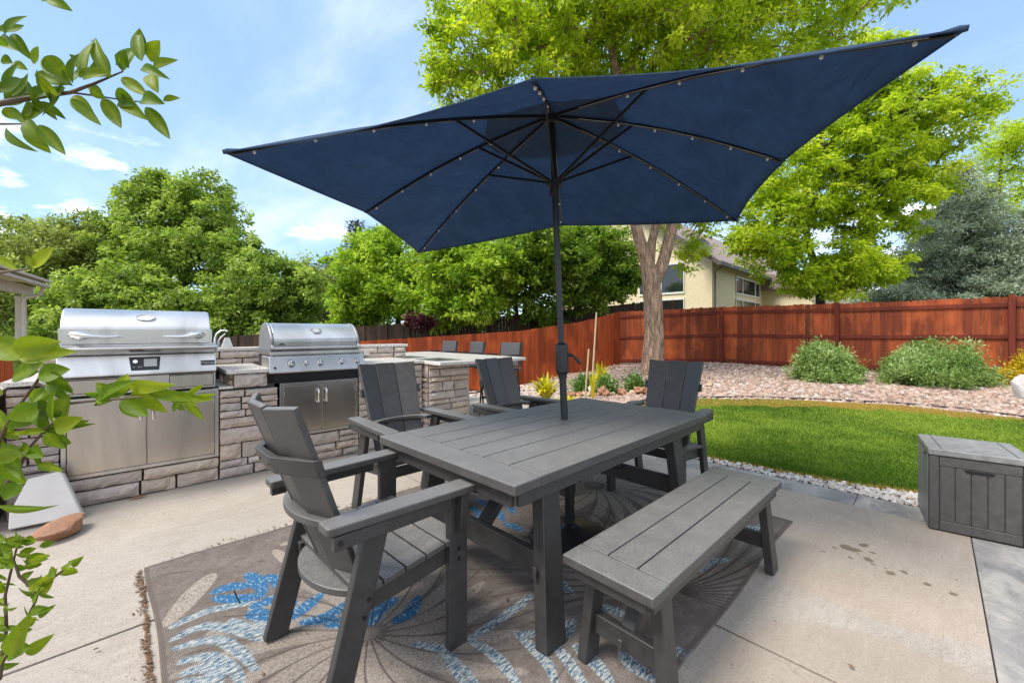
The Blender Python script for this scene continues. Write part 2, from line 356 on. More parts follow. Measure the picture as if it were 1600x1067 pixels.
def bark(name, a, b, sc=9):
    m = MT(name); g = m.noise(1, 8, .7, m.co(scale=(sc*2.2, sc*2.2, sc*.38)), .6); f = m.noise(1, 5, .6, m.co(scale=(sc*6, sc*6, sc*1.4)))
    c = m.mix(m.rng(g, .38, .66), a, b); c = m.mix(m.rng(f, .5, .72, 0, .5), c, tuple(x*.35 for x in a))
    m.set(Base_Color=c, Roughness=.9); m.bump(m.math('ADD', g, m.math('MULTIPLY', f, .5)), 1.0, .12); return m.m
M_BARK = bark('locust_bark', (.17,.115,.08), (.78,.52,.35), 7)
M_BARKD = bark('dark_bark', (.055,.042,.034), (.12,.095,.075))
M_STEM = plain('green_stem', (.10, .14, .03), .6); M_TWIG = plain('brown_twig', (.10, .065, .035), .7)

# ------------------------------------------------------------------ terrain
CTRL = np.array([(4.4,-8,0),(4.4,-3,0),(4.4,0,0),(4.4,2,0),(5.2,4,-.02),(6.5,-2,.03),(6.5,1,.03),(8.8,-2,.10),(8.9,0,.10),(8.5,1.8,.10),(7.6,3,.08),(6.4,4,.0),
  (14,-5,.30),(14,-2,.33),(14,1.8,.28),(14,4.7,.30),(14,6.6,.18),(14,8.4,.04),(12.3,9.0,-.18),(9.9,9.75,-.48),(7.6,10.6,-.64),(5.6,11.4,-.75),(2,12.5,-.85),(-3,14,-.95),
  (11,-2,.20),(11,1.5,.19),(11,4.5,.18),(10.6,6.2,.12),(8.5,6.6,-.12),(7,7.5,-.32),(5.4,5.6,-.06),(5,8,-.25),(2,7,-.05),(0,8,-.3),(20,0,.3),(24,9,.2),(20,16,-.4),(10,20,-1.1),(-5,20,-1.2),(-6,6,0),(-6,0,0),(0,-6,0),(30,-10,.3)])
def ground_z(x, y):
    x = np.atleast_1d(np.asarray(x, float)); y = np.atleast_1d(np.asarray(y, float))
    d2 = (x[:,None]-CTRL[:,0])**2 + (y[:,None]-CTRL[:,1])**2 + .04
    wt = d2**-1.6; z = (wt*CTRL[:,2]).sum(1)/wt.sum(1)
    def ss(t): t = np.clip(t, 0, 1); return t*t*(3-2*t)
    k = np.maximum(ss((x-4.3)/1.6), ss((y-6.6)/1.6)); k = np.maximum(k, ss((-6-x)/3))
    return z*k
def gz(x, y): return float(ground_z(x, y)[0])
def inpoly(x, y, poly):
    inside = np.zeros(len(x), bool); n = len(poly)
    for i in range(n):
        x0, y0 = poly[i]; x1, y1 = poly[(i+1) % n]
        c = ((y0 > y) != (y1 > y)) & (x < (x1-x0)*(y-y0)/((y1-y0) or 1e-9)+x0); inside ^= c
    return inside
LAWN = [(4.40,2.6),(4.38,1.65),(4.44,.84),(4.50,.40),(4.65,.0),(4.85,-.8),(5.1,-2),(5.6,-4),(6.2,-7),(8.6,-7),(8.75,-3),(8.95,-.9),(9.15,.4),(8.6,1.65),(7.7,2.9),(6.6,3.8),(5.5,3.9),(4.7,3.4)]

# ground sheet: fine near, coarse far, just under everything else
gx = np.concatenate([np.linspace(-120,-12,10), np.linspace(-10,30,121), np.linspace(34,160,16)])
gy = np.concatenate([np.linspace(-120,-12,10), np.linspace(-10,30,121), np.linspace(34,160,16)])
X, Y = np.meshgrid(gx, gy); zz = ground_z(X.ravel(), Y.ravel()).reshape(X.shape) - .03
inp = (X > -5.5) & (X < 5.4) & (Y > -5.5) & (Y < 6.9); zz[inp & ~((X > 4.3) & (Y < 3.0))] = -.20
nx, ny = len(gx), len(gy); idx = np.arange(nx*ny).reshape(ny, nx)
fc = np.stack([idx[:-1,:-1], idx[:-1,1:], idx[1:,1:], idx[1:,:-1]], -1).reshape(-1, 4)
gm = MT('yard_ground'); pos = gm.n('ShaderNodeNewGeometry').outputs['Position']
far = gm.rng(gm.n('ShaderNodeVectorMath', {0: pos, 1: (7, 2, 0)}, operation='DISTANCE').outputs['Value'], 11, 13)
vv = gm.n('ShaderNodeTexVoronoi', {'Vector': pos, 'Scale': 24.0}); ii = gm.n('ShaderNodeSeparateColor', {0: vv.outputs['Color']}).outputs[0]
cg = gm.ramp(ii, [(0, (.20,.11,.08)), (.3, (.34,.22,.17)), (.6, (.42,.33,.28)), (1, (.52,.45,.40))]); cg = gm.mix(gm.rng(vv.outputs['Distance'], .2, .55, 0, .9), cg, (.09,.055,.04))
cf = gm.mix(gm.rng(gm.noise(2, 5, v=pos), .4, .6), (.06,.10,.02), (.12,.11,.05))
gm.set(Base_Color=gm.mix(far, cg, cf), Roughness=.9)
tag(np_mesh('ground', np.stack([X.ravel(), Y.ravel(), zz.ravel()], 1), fc, gm.m, smooth=True), kind='structure')

# lawn sheet
lm = MT('lawn_soil'); lp = lm.n('ShaderNodeNewGeometry').outputs['Position']
lm.set(Base_Color=lm.mix(lm.rng(lm.noise(3, 6, v=lp), .4, .65), (.09,.16,.015), (.15,.20,.03)), Roughness=.95); lm.set(Base_Color=lm.mix(lm.rng(lm.n('ShaderNodeVectorMath', {0: lp, 1: (9.3, .9, .1)}, operation='DISTANCE').outputs['Value'], 1.0, 1.8, 1, 0), lm.mix(.0, (.11,.17,.02), (0,0,0)), (.36,.20,.08)))
def sheet(name, poly, step, off, mat, zf=ground_z):
    """a grid clipped to a polygon: cells whose centre lies inside, border vertices pulled onto the outline"""
    P = np.array(poly); bm = bmesh.new(); vs = [bm.verts.new((x, y, 0)) for x, y in poly]; bm.faces.new(vs)
    for ax in (0, 1):
        a, b = P[:,ax].min(), P[:,ax].max()
        for t in np.arange(a+step, b, step):
            co = [0,0,0]; no = [0,0,0]; co[ax] = t; no[ax] = 1
            bmesh.ops.bisect_plane(bm, geom=bm.verts[:]+bm.edges[:]+bm.faces[:], plane_co=co, plane_no=no)
    z = zf(np.array([v.co.x for v in bm.verts]), np.array([v.co.y for v in bm.verts]))
    for v, q in zip(bm.verts, z): v.co.z = q + off
    me = bpy.data.meshes.new(name); bmesh.ops.recalc_face_normals(bm, faces=bm.faces); bm.to_mesh(me); bm.free()
    if sum(p.normal.z for p in me.polygons) < 0: me.flip_normals()
    me.materials.append(mat); o = bpy.data.objects.new(name, me); C.objects.link(o); return o
tag(sheet('lawn', LAWN, .4, -.004, lm.m), kind='structure')

# grass blades
def grass(n):
    lo, hi = (4.35,-5.2), (9.3, 3.95); xs, ys = [], []
    tot = 0
    while tot < n:
        x = rng.uniform(lo[0], hi[0], 60000); y = rng.uniform(lo[1], hi[1], 60000)
        D = x*SY + y*CY; Xr = x*CY - y*SY
        keep = inpoly(x, y, LAWN) & (rng.random(60000) < np.clip((4.2/np.maximum(D, .5))**1.4, 0, 1)) & (Xr < D*1.32)
        xs.append(x[keep]); ys.append(y[keep]); tot += keep.sum()
    x = np.concatenate(xs)[:n]; y = np.concatenate(ys)[:n]; z = ground_z(x, y) - .004
    D = x*SY + y*CY
    def vnoise(x, y, s, seed):
        r = np.random.default_rng(seed); G = r.random((64, 64)); a = x*s; b = y*s; i = np.floor(a).astype(int); j = np.floor(b).astype(int); u = a-i; v = b-j
        u = u*u*(3-2*u); v = v*v*(3-2*v); g = lambda p, q: G[p % 64, q % 64]
        return (g(i,j)*(1-u)+g(i+1,j)*u)*(1-v)+(g(i,j+1)*(1-u)+g(i+1,j+1)*u)*v
    patch = vnoise(x, y, .9, 1)*.5 + vnoise(x, y, 2.7, 2)*.3 + vnoise(x, y, 8, 3)*.2
    # dry edge by the gravel
    P = np.array(LAWN); P2 = np.roll(P, -1, 0)
    def edged(ids):
        d = np.full(len(x), 9.)
        for i in ids:
            a, b = P[i], P2[i]; ab = b-a; t = np.clip(((x-a[0])*ab[0]+(y-a[1])*ab[1])/(ab@ab), 0, 1); d = np.minimum(d, np.hypot(x-a[0]-t*ab[0], y-a[1]-t*ab[1]))
        return d
    de = edged([10, 11, 12, 13, 14]); dry = np.clip(1.25 - de/(.16+1.5*np.clip(vnoise(x, y, .8, 5)-.25, 0, 1)*(vnoise(x, y, 4, 6)+.4)), 0, 1); dry *= rng.random(len(x)) < .92
    dry = np.maximum(dry, (rng.random(len(x)) < 1.5*np.exp(-((x-8.95)/.6)**4-((y-.9)/1.7)**2)-.15*vnoise(x, y, 5, 9))*.9); dn = edged([0, 1, 2, 3, 4, 5]); dry = np.maximum(dry, np.clip(1-dn/.10, 0, 1)*.6)
    hgt = rng.uniform(.028, .052, len(x))*(.8+.5*patch)*(1-.45*dry); wd = rng.uniform(.0022, .004, len(x))*np.clip(D/4, 1, 2.2)
    az = rng.uniform(0, 6.283, len(x)); ln = rng.uniform(.1, .75, len(x))*hgt; az2 = rng.uniform(0, 6.283, len(x))
    dxv = np.cos(az)*wd; dyv = np.sin(az)*wd; lx = np.cos(az2)*ln; ly = np.sin(az2)*ln
    V = np.empty((len(x), 4, 3)); V[:,0] = np.stack([x-dxv, y-dyv, z], 1); V[:,1] = np.stack([x+dxv, y+dyv, z], 1)
    V[:,2] = np.stack([x+lx*.4+dxv*.7, y+ly*.4+dyv*.7, z+hgt*.6], 1); V[:,3] = np.stack([x+lx, y+ly, z+hgt], 1)
    ti = np.clip(.27 + .9*(patch-.48) + rng.uniform(-.22, .22, len(x)), 0, .52); ti = np.where(dry > .3, np.clip(.7+rng.uniform(0, .3, len(x)), 0, 1), ti)
    f = np.arange(len(x)*4).reshape(-1, 4); fs = np.concatenate([f[:, [0,1,2]], f[:, [0,2,3]]])
    return tag(np_mesh('grass', V.reshape(-1, 3), fs, M_GRASS, attrs={'tint': np.repeat(ti, 4)}), 'short mown green lawn with a dry brown edge by the gravel', 'grass', kind='stuff')
grass(170000)

# ------------------------------------------------------------------ patio slabs and pavers
def slabs(name, rects, mat, z1=0, th=.09, bev=.003):
    m = MB()
    for x0, x1, y0, y1 in rects: m.box(x0, x1, y0, y1, z1-th, z1)
    return tag(m.build(name, mat, None, bev), kind='structure')
g = .0075
slabs('patio', [(-5,.0-g+.0,-.17+g,2.45-g)] and [(-1.9+g,1.92-g,-.17+g,2.45-g),(1.92+g,3.97,-.17+g,2.45-g),(-5,-1.9-g,-.17+g,2.45-g),(-1.9+g,1.92-g,2.45+g,4.9),(-5,-1.9-g,2.45+g,4.9),(1.92+g,5.3,2.62+g,4.9),(1.92+g,3.97,2.45+g,2.62-g),(-1.9,1.92-g,4.9+g,6.9),(1.92+g,5.3,4.9+g,6.9)], M_CONC)
pv = []
x = 3.975+g
yy = 2.6
rnd = random.Random(3)
while yy > -.17:
    L = rnd.choice((.62, .45, .78)); pv.append((3.98, 4.275, max(yy-L, -.165)+.004, yy)); yy -= L
yy = -.168
row = 0
while yy > -2.6:
    xx = 4.28; Wd = .30
    while xx > -1.5:
        L = rnd.choice((.45, .62, .78)); pv.append((xx-L+.007, xx, yy-Wd+.007, yy)); xx -= L
    yy -= Wd
slabs('paving', pv, M_PAV, -.002, .08, .003)
m = MB()
for dx_, dy_ in ((0,0),):
    m.box(-5, 5.29, 2.64, 6.89, -.13, -.016); m.box(-5, 4.27, -2.7, 2.6399, -.13, -.016)
tag(m.build('patio_bedding', plain('joint_sand', (.035,.026,.02), .95)), kind='structure')

# ------------------------------------------------------------------ gravel
def pebbles(name, label, n, region, size, mat, fine=False, flat=.6, lift=.3, cond=None):
    if fine:
        bm = bmesh.new(); bmesh.ops.create_icosphere(bm, subdivisions=2, radius=1); bv = np.array([v.co[:] for v in bm.verts]); bf = np.array([[v.index for v in f.verts] for f in bm.faces]); bm.free()
    else:
        bm = bmesh.new(); bmesh.ops.create_icosphere(bm, subdivisions=1, radius=1); bv = np.array([v.co[:] for v in bm.verts]); bf = np.array([[v.index for v in f.verts] for f in bm.faces]); bm.free()
    xs = []; ys = []; c = 0; P = np.array(region)
    while c < n:
        x = rng.uniform(P[:,0].min(), P[:,0].max(), 20000); y = rng.uniform(P[:,1].min(), P[:,1].max(), 20000)
        k = inpoly(x, y, region)
        if cond: k &= cond(x, y)
        xs.append(x[k]); ys.append(y[k]); c += k.sum()
    x = np.concatenate(xs)[:n]; y = np.concatenate(ys)[:n]; s = rng.uniform(*size, n)*rng.choice([.7,1,1.3], n)
    V = np.repeat(bv[None], n, 0)*(1+rng.uniform(-.28, .28, (n, len(bv), 1)))*np.stack([np.ones(n), rng.uniform(.6,1,n), rng.uniform(.4,.8,n)*flat/.6], 1)[:,None]
    a = rng.uniform(0, 6.283, n); ca, sa = np.cos(a)[:,None], np.sin(a)[:,None]; tlt = rng.uniform(-.4, .4, n)[:,None]
    vx, vy, vz = V[...,0], V[...,1], V[...,2]; vx, vz = vx*np.cos(tlt)-vz*np.sin(tlt), vx*np.sin(tlt)+vz*np.cos(tlt)
    V = np.stack([(vx*ca-vy*sa)*s[:,None]+x[:,None], (vx*sa+vy*ca)*s[:,None]+y[:,None], vz*s[:,None]+(ground_z(x, y)+s*lift-.012+rng.uniform(0,.008,n))[:,None]], -1)
    Fc = (bf[None]+np.arange(n)[:,None,None]*len(bv)).reshape(-1, 3)
    return tag(np_mesh(name, V.reshape(-1, 3), Fc, mat), label, 'gravel', kind='stuff')
GB = [(4.9,-6),(14,-6),(14,8.3),(9.9,9.6),(5.6,11),(5.3,7),(5.3,3.2),(4.6,2.7)]
def vis(x, y):
    D = x*SY+y*CY; Xr = x*CY-y*SY; return (~inpoly(x, y, LAWN)) & (D > 2) & (Xr < D*1.3) & (Xr > -.2*D) & (rng.random(len(x)) < np.clip((8/np.maximum(D,1))**2, 0, 1))
pebbles('gravel', 'pinkish landscaping gravel between the lawn and the red fence', 46000, GB, (.022, .046), M_GRAV, cond=vis)
pebbles('pebble_strip', 'pale river pebbles in a strip between pavers and lawn', 5600, [(4.285,-3.3),(4.285,2.9),(4.42,2.7),(4.42,1.65),(4.47,.84),(4.54,.40),(4.70,.0),(4.90,-.8),(5.15,-2),(5.4,-3.3)], (.011, .021), M_PEB, fine=True)
pebbles('white_gravel', 'pale white gravel beyond the island by the left fence', 9000, [(5.32,4.2),(7.4,4.6),(8.3,6.4),(8.6,9.8),(5.4,9.6),(5.32,7)], (.018, .034), M_PEB)
# lawn edging strip
m = MB(); pts = [PZ(px, py, .1) for px, py in ((978,622.5),(1040,621.5),(1100,621),(1180,622),(1250,625),(1330,628.5),(1400,632),(1500,641),(1600,654),(1680,668))]
pts = [Vector((p.x, p.y, gz(p.x, p.y)+.03)) for p in pts]
m.tube(pts, .014, 8); tag(m.build('lawn_edging', M_RUBBER, smooth=True), 'thin black plastic edging between the lawn and the gravel', 'edging')

# ------------------------------------------------------------------ rug
def rug():
    x0, x1, y0, y1, st = .145, 3.32, .675, 3.0, .0055
    xs = np.arange(x0, x1+st, st); ys = np.arange(y0, y1+st, st); X, Y = np.meshgrid(xs, ys)
    blue = np.zeros(X.shape); bw = np.zeros(X.shape); dark = np.zeros(X.shape); pale = np.zeros(X.shape)
    def stroke(tgt, pts, w0, w1=None, soft=.004, val=1.0, world=False):
        P = [Vector((*p, 0)) if world else PZ(p[0], p[1], .01) for p in pts]
        # Catmull-Rom smoothing
        Q = [P[0]] + P + [P[-1]]; S = []
        for i in range(len(P)-1):
            for t in np.linspace(0, 1, 6, endpoint=False):
                a, b, c_, d = Q[i], Q[i+1], Q[i+2], Q[i+3]
                S.append(.5*((2*b)+(-a+c_)*t+(2*a-5*b+4*c_-d)*t*t+(-a+3*b-3*c_+d)*t**3))
        S.append(P[-1]); n = len(S)
        for i in range(n-1):
            a, b = S[i], S[i+1]; t0 = i/(n-1); W = w0*math.sin(math.pi*min(1, .12+t0*.88))**.6 if w1 is None else w0+(w1-w0)*t0
            W = max(W, .003); pad = W+.02
            i0, i1 = int((min(a.x,b.x)-pad-x0)/st), int((max(a.x,b.x)+pad-x0)/st)+1; j0, j1 = int((min(a.y,b.y)-pad-y0)/st), int((max(a.y,b.y)+pad-y0)/st)+1
            i0, j0 = max(i0,0), max(j0,0)
            if i1 <= i0 or j1 <= j0: continue
            xx, yy = X[j0:j1,i0:i1], Y[j0:j1,i0:i1]; ab = b-a; L = ab.length_squared or 1e-9
            t = np.clip(((xx-a.x)*ab.x+(yy-a.y)*ab.y)/L, 0, 1); d = np.hypot(xx-a.x-t*ab.x, yy-a.y-t*ab.y)
            k = np.clip((W-d)/soft+.5, 0, 1)*val; tgt[j0:j1,i0:i1] = np.maximum(tgt[j0:j1,i0:i1], k)
    c3 = lambda L: [(220+.425*a, 800+.425*b) for a, b in L]
    c5 = lambda L: [(700+.4564*a, 580+.4564*b) for a, b in L]
    for L in ([(268,296),(330,275),(400,272)],[(272,318),(350,320),(450,305)],[(395,228),(430,255),(452,295)],[(468,235),(510,255),(535,300)],[(420,345),(470,325),(520,300)],[(465,375),(520,360),(565,330)],
              [(560,385),(600,350),(660,300)],[(600,402),(680,385),(745,335)],[(690,408),(740,400),(790,370)],[(850,402),(880,350),(935,315)],[(935,396),(985,365),(1020,310)],[(770,330),(800,350),(850,335)],[(400,380),(430,372),(470,390)]):
        stroke(blue, c3(L), .036)
    for L in ([(110,425),(250,365),(430,330)],[(115,470),(220,425),(330,430),(440,470)],[(130,500),(280,470),(380,520),(430,580)],[(150,550),(260,530),(350,580),(380,628)],[(160,590),(250,570),(310,610)],[(150,625),(260,618),(300,640)],[(330,400),(400,430),(470,470)],[(410,345),(440,400),(500,430)],
              [(1010,480),(1110,505),(1170,590),(1210,660)],[(1210,468),(1290,515),(1350,580),(1400,660)],[(1380,440),(1440,495),(1495,555),(1525,640)],[(1500,470),(1560,530),(1600,590),(1640,650)],[(1440,308),(1350,372),(1200,465)],[(1600,400),(1520,440),(1390,445)]):
        stroke(bw, c3(L), .025)
    for L in ([(430,865),(400,900),(340,940)],[(440,940),(500,990),(560,1067)],[(600,960),(640,1010),(720,1060)],[(795,955),(820,975),(855,965)],[(560,850),(590,880),(620,890)],[(520,800),(600,830)],[(330,700),(380,720),(430,760)],
              [(0,980),(40,1020),(90,1070)],[(1010,520),(1050,540),(1090,520)],[(640,620),(700,640),(760,600)],[(850,680),(900,650),(960,640)]):
        stroke(bw, c5(L), .030)
    for L in ([(85,465),(120,500),(140,530)],[(100,440),(160,470),(190,510)],[(190,430),(220,480)],[(200,520),(250,540)],[(90,410),(150,420)]): stroke(blue, c5(L), .035)
    def fan(c, r0, r1, a0, a1, n, bend, wdark=.006, petal=.8, pal=.5):
        for k in range(n):
            a = a0+(a1-a0)*k/max(1, n-1); L = r1*(.85+.3*rng.random())
            pts = [(c[0]+math.cos(a+bend*t)*(r0+(L-r0)*t), c[1]+math.sin(a+bend*t)*(r0+(L-r0)*t)) for t in (0,.33,.66,1)]
            stroke(dark, pts, wdark, world=True, w1=wdark*.6)
            if petal:
                da = (a1-a0)/max(1, n-1)*.5
                pts = [(c[0]+math.cos(a+da+bend*t)*(r0+(L-r0)*t), c[1]+math.sin(a+da+bend*t)*(r0+(L-r0)*t)) for t in (.1,.4,.7,.98)]
                stroke(pale, pts, petal*.045, world=True, val=pal)
    p = PZ(577, 991, 0); fan((p.x, p.y), .04, .62, 0, 6.283, 21, .35, .003, .9, .6)
    p = PZ(1050, 925, 0); fan((p.x, p.y), .03, 1.0, -1.4, 2.4, 34, .25, .0045, .35, .3)
    p = PZ(930, 760, 0); fan((p.x, p.y), .05, .7, 0, 6.2, 23, -.45, .004, .9, .65)
    p = PZ(560, 850, 0); fan((p.x, p.y), .05, .5, -2.2, 1.2, 12, .4, .004, .6, .35)
    for _ in range(14):
        a = np.array([rng.uniform(x0, x1), rng.uniform(y0, y1)]); b = rng.uniform(0, 6.28); pts = [tuple(a+.16*t*np.array([math.cos(b+t*.5), math.sin(b+t*.5)])) for t in (0, 1, 2, 3)]
        stroke(dark, pts, .005, .003, world=True, val=.7)
    stroke(pale, [(330,900),(300,930),(260,975)], .05, val=.9); stroke(pale, [(430,860),(455,880)], .03); stroke(pale, [(440,850),(470,842)], .02)
    # edges a little wavy, binding round the rim
    dedge = np.minimum(np.minimum(X-x0, x1-X), np.minimum(Y-y0, y1-Y)); bind = (dedge < .022).astype(float)
    z = .009 + .0012*np.sin(X*7)*np.sin(Y*9)
    Xw = X + .006*np.sin(Y*6)*(np.abs(X-x0) < .3); Yw = Y + .007*np.sin(X*5)
    ny, nx = X.shape; idx = np.arange(nx*ny).reshape(ny, nx); fc = np.stack([idx[:-1,:-1], idx[:-1,1:], idx[1:,1:], idx[1:,:-1]], -1).reshape(-1, 4)
    V = np.stack([Xw.ravel(), Yw.ravel(), z.ravel()], 1)
    # turned-down rim so the rug has thickness
    rim = np.concatenate([idx[0], idx[1:,-1], idx[-1,::-1][1:], idx[::-1,0][1:]]); low = V[rim].copy(); low[:,2] = .0008; base = len(V); V = np.concatenate([V, low])
    k = np.arange(len(rim)-1); rf = np.stack([rim[k], base+k, base+k+1, rim[k+1]], 1); fc = np.concatenate([fc, rf])
    at = {n: np.concatenate([a.ravel(), a.ravel()[rim]]) for n, a in dict(blue=blue, bw=bw, dark=dark, pale=pale, bind=bind).items()}
    m = MT('woven_rug'); wv = m.n('ShaderNodeTexWave', {'Vector': m.co(), 'Scale': 62.0, 'Distortion': 1.2, 'Detail': 2.0, 'Detail Scale': 3.0}, bands_direction='X').outputs['Fac']
    wv2 = m.n('ShaderNodeTexWave', {'Vector': m.co(), 'Scale': 46.0, 'Distortion': 1.2, 'Detail': 2.0}, bands_direction='Y').outputs['Fac']
    weave = m.math('MULTIPLY', wv, wv2); big = m.noise(1.6, 7, .6); gr = m.noise(95, 4, .7)
    c = m.mix(m.rng(big, .38, .62), (.25,.205,.175), (.37,.33,.30)); c = m.mix(m.rng(m.noise(48, 5, .8), .46, .66, 0, .55), c, (.36,.31,.275)); c = m.mix(m.rng(m.noise(6, 9, .75), .42, .66, 0, .75), c, (.13,.095,.075))
    c = m.mix(m.rng(weave, 0, 1, .40, 0), c, (.07,.055,.045)); c = m.mix(m.rng(m.noise(26, 9, .8, dist=.6), .50, .64, 0, .8), c, (.105,.075,.058)); pv_ = m.n('ShaderNodeTexVoronoi', {'Vector': m.co(), 'Scale': 130.0}).outputs['Distance']; c = m.mix(m.rng(pv_, .15, .6, 0, .5), c, (.09,.07,.06)); c = m.mix(m.math('MULTIPLY', m.attr('pale'), m.rng(gr, .35, .6)), c, (.42,.36,.30))
    brk = m.rng(m.noise(1, 4, .7, m.co(scale=(34,120,1))), .44, .56); brk2 = m.rng(m.noise(1, 4, .7, m.co(scale=(110,30,1), loc=(3,3,0))), .40, .50)
    cb_ = m.mix(brk, (.035,.10,.17), (.44,.45,.42)); c = m.mix(m.math('MULTIPLY', m.attr('bw'), m.rng(gr, .24, .42)), c, cb_)
    bl = m.mix(m.rng(m.noise(1, 5, .7, m.co(scale=(90,34,1))), .54, .60), (.018,.115,.25), (.28,.36,.40)); c = m.mix(m.math('MULTIPLY', m.attr('blue'), m.rng(gr, .22, .36)), c, bl)
    c = m.mix(m.math('MULTIPLY', m.attr('dark'), m.rng(gr, .3, .6, .5, .95)), c, (.045,.03,.022)); c = m.mix(m.math('MULTIPLY', m.attr('bind'), .7), c, (.11,.085,.07))
    sc = m.rng(m.noise(42, 5, .75), .60, .70); zone = m.rng(m.noise(.9, 4, .6, m.co(loc=(2.2,.4,0))), .42, .62); c = m.mix(m.math('MULTIPLY', sc, m.math('MULTIPLY', zone, .8)), c, (.30,.14,.08))
    m.set(Base_Color=c, Roughness=.95); m.bump(m.math('ADD', weave, m.math('MULTIPLY', m.math('MAXIMUM', m.attr('dark'), 0), -2)), .6, .003)
    tag(np_mesh('outdoor_rug', V, fc, m.m, attrs=at), 'worn taupe outdoor rug with blue palm fronds under the dining table', 'rug')
rug()

# ------------------------------------------------------------------ table
def table():
    L, W = 1.83, 1.015; t = thing('dining_table', 'charcoal plank dining table with the umbrella pole through its top', 'table', (1.035+L/2, 1.055+W/2, .010), R(.5))
    hx, hy = L/2, W/2; top = .73; th = .042
    for s in (-1, 1):
        MB().box(s*(hx-.075)-.075, s*(hx-.075)+.075, -hy, hy, top-th, top).build('end_board', M_LUM_LIT, t, .006)
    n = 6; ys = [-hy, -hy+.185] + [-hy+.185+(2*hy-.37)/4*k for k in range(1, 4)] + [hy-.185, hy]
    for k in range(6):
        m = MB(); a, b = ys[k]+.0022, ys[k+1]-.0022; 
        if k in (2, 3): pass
        m.box(-hx+.1525, hx-.1525, a, b, top-th, top); m.build('plank', M_LUM_LIT, t, .004)
    m = MB(); m.bar((-hx+.05,-hy+.035,top-th-.03),(hx-.05,-hy+.035,top-th-.03),.022,.055,(0,1,0)); m.bar((-hx+.05,hy-.035,top-th-.03),(hx-.05,hy-.035,top-th-.03),.022,.055,(0,1,0))
    m.bar((-hx+.039,-hy+.05,top-th-.032),(-hx+.039,hy-.05,top-th-.032),.022,.058,(1,0,0)); m.bar((hx-.039,-hy+.05,top-th-.032),(hx-.039,hy-.05,top-th-.032),.022,.058,(1,0,0))
    m.build('apron', M_LUM, t, .003)
    MB().bar((-hx+.25,0,top-th-.055),(hx-.25,0,top-th-.055),.09,.03,(0,0,1)).build('centre_beam', M_LUM, t, .003)
    for s in (-1, 1):
        xl = s*(hx-.27)
        for q in (-1, 1):
            MB().bar((xl-s*.03,q*(hy-.115),top-th),(xl+s*.015,q*(hy-.045),.0),.105,.062,(1,0,0),.125).build('leg', M_LUM, t, .004)
        MB().bar((xl,-hy+.09,.30),(xl,hy-.09,.30),.105,.040,(0,0,1)).build('stretcher', M_LUM, t, .004)
        MB().bar((xl,-hy+.07,top-th-.04),(xl,hy-.07,top-th-.04),.07,.045,(0,0,1)).build('crossbar', M_LUM, t, .004)
        MB().bar((xl-s*.02,0,.33),(xl-s*.36,0,top-th-.04),.075,.035,(0,1,0)).build('brace', M_LUM, t, .004)
        for q in (-1, 1): MB().box(xl+s*.066,xl+s*.074,q*(hy-.085)-.01,q*(hy-.085)+.01,.275,.325).build('tenon', M_LUM, t, .002)
table()

def bench():
    L, W = 1.475, .365; t = thing('bench', 'charcoal plank bench along the near side of the table', 'bench', (1.215+L/2, .60+W/2, .008), R(-.7))
    hx, hy, top, th = L/2, W/2, .452, .036
    for s in (-1, 1): MB().box(s*(hx-.058)-.058, s*(hx-.058)+.058, -hy, hy, top-th, top).build('end_board', M_LUM_LIT, t, .005)
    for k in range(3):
        a = -hy+2*hy/3*k+.0022; b = -hy+2*hy/3*(k+1)-.0022; MB().box(-hx+.119, hx-.119, a, b, top-th, top).build('plank', M_LUM_LIT, t, .004)
    m = MB()
    for q in (-1, 1): m.bar((-hx+.04,q*(hy-.028),top-th-.022),(hx-.04,q*(hy-.028),top-th-.022),.02,.042,(0,1,0)); m.bar((q*(hx-.03),-hy+.04,top-th-.022),(q*(hx-.03),hy-.04,top-th-.022),.02,.042,(1,0,0))
    m.build('apron', M_LUM, t, .003)
    for s in (-1, 1):
        xl = s*(hx-.15)
        for q in (-1, 1): MB().bar((xl,q*(hy-.055),top-th),(xl+s*.01,q*(hy-.015),0),.075,.042,(1,0,0),.088).build('leg', M_LUM, t, .004)
        MB().bar((xl,-hy+.05,.155),(xl,hy-.05,.155),.075,.034,(0,0,1)).build('stretcher', M_LUM, t, .004)
        MB().bar((xl-s*.015,0,.18),(xl-s*.21,0,top-th-.015),.055,.032,(0,1,0)).build('brace', M_LUM, t, .004)
        MB().box(xl+s*.042,xl+s*.050,-.009,.009,.135,.175).build('tenon', M_LUM, t, .002)
bench()

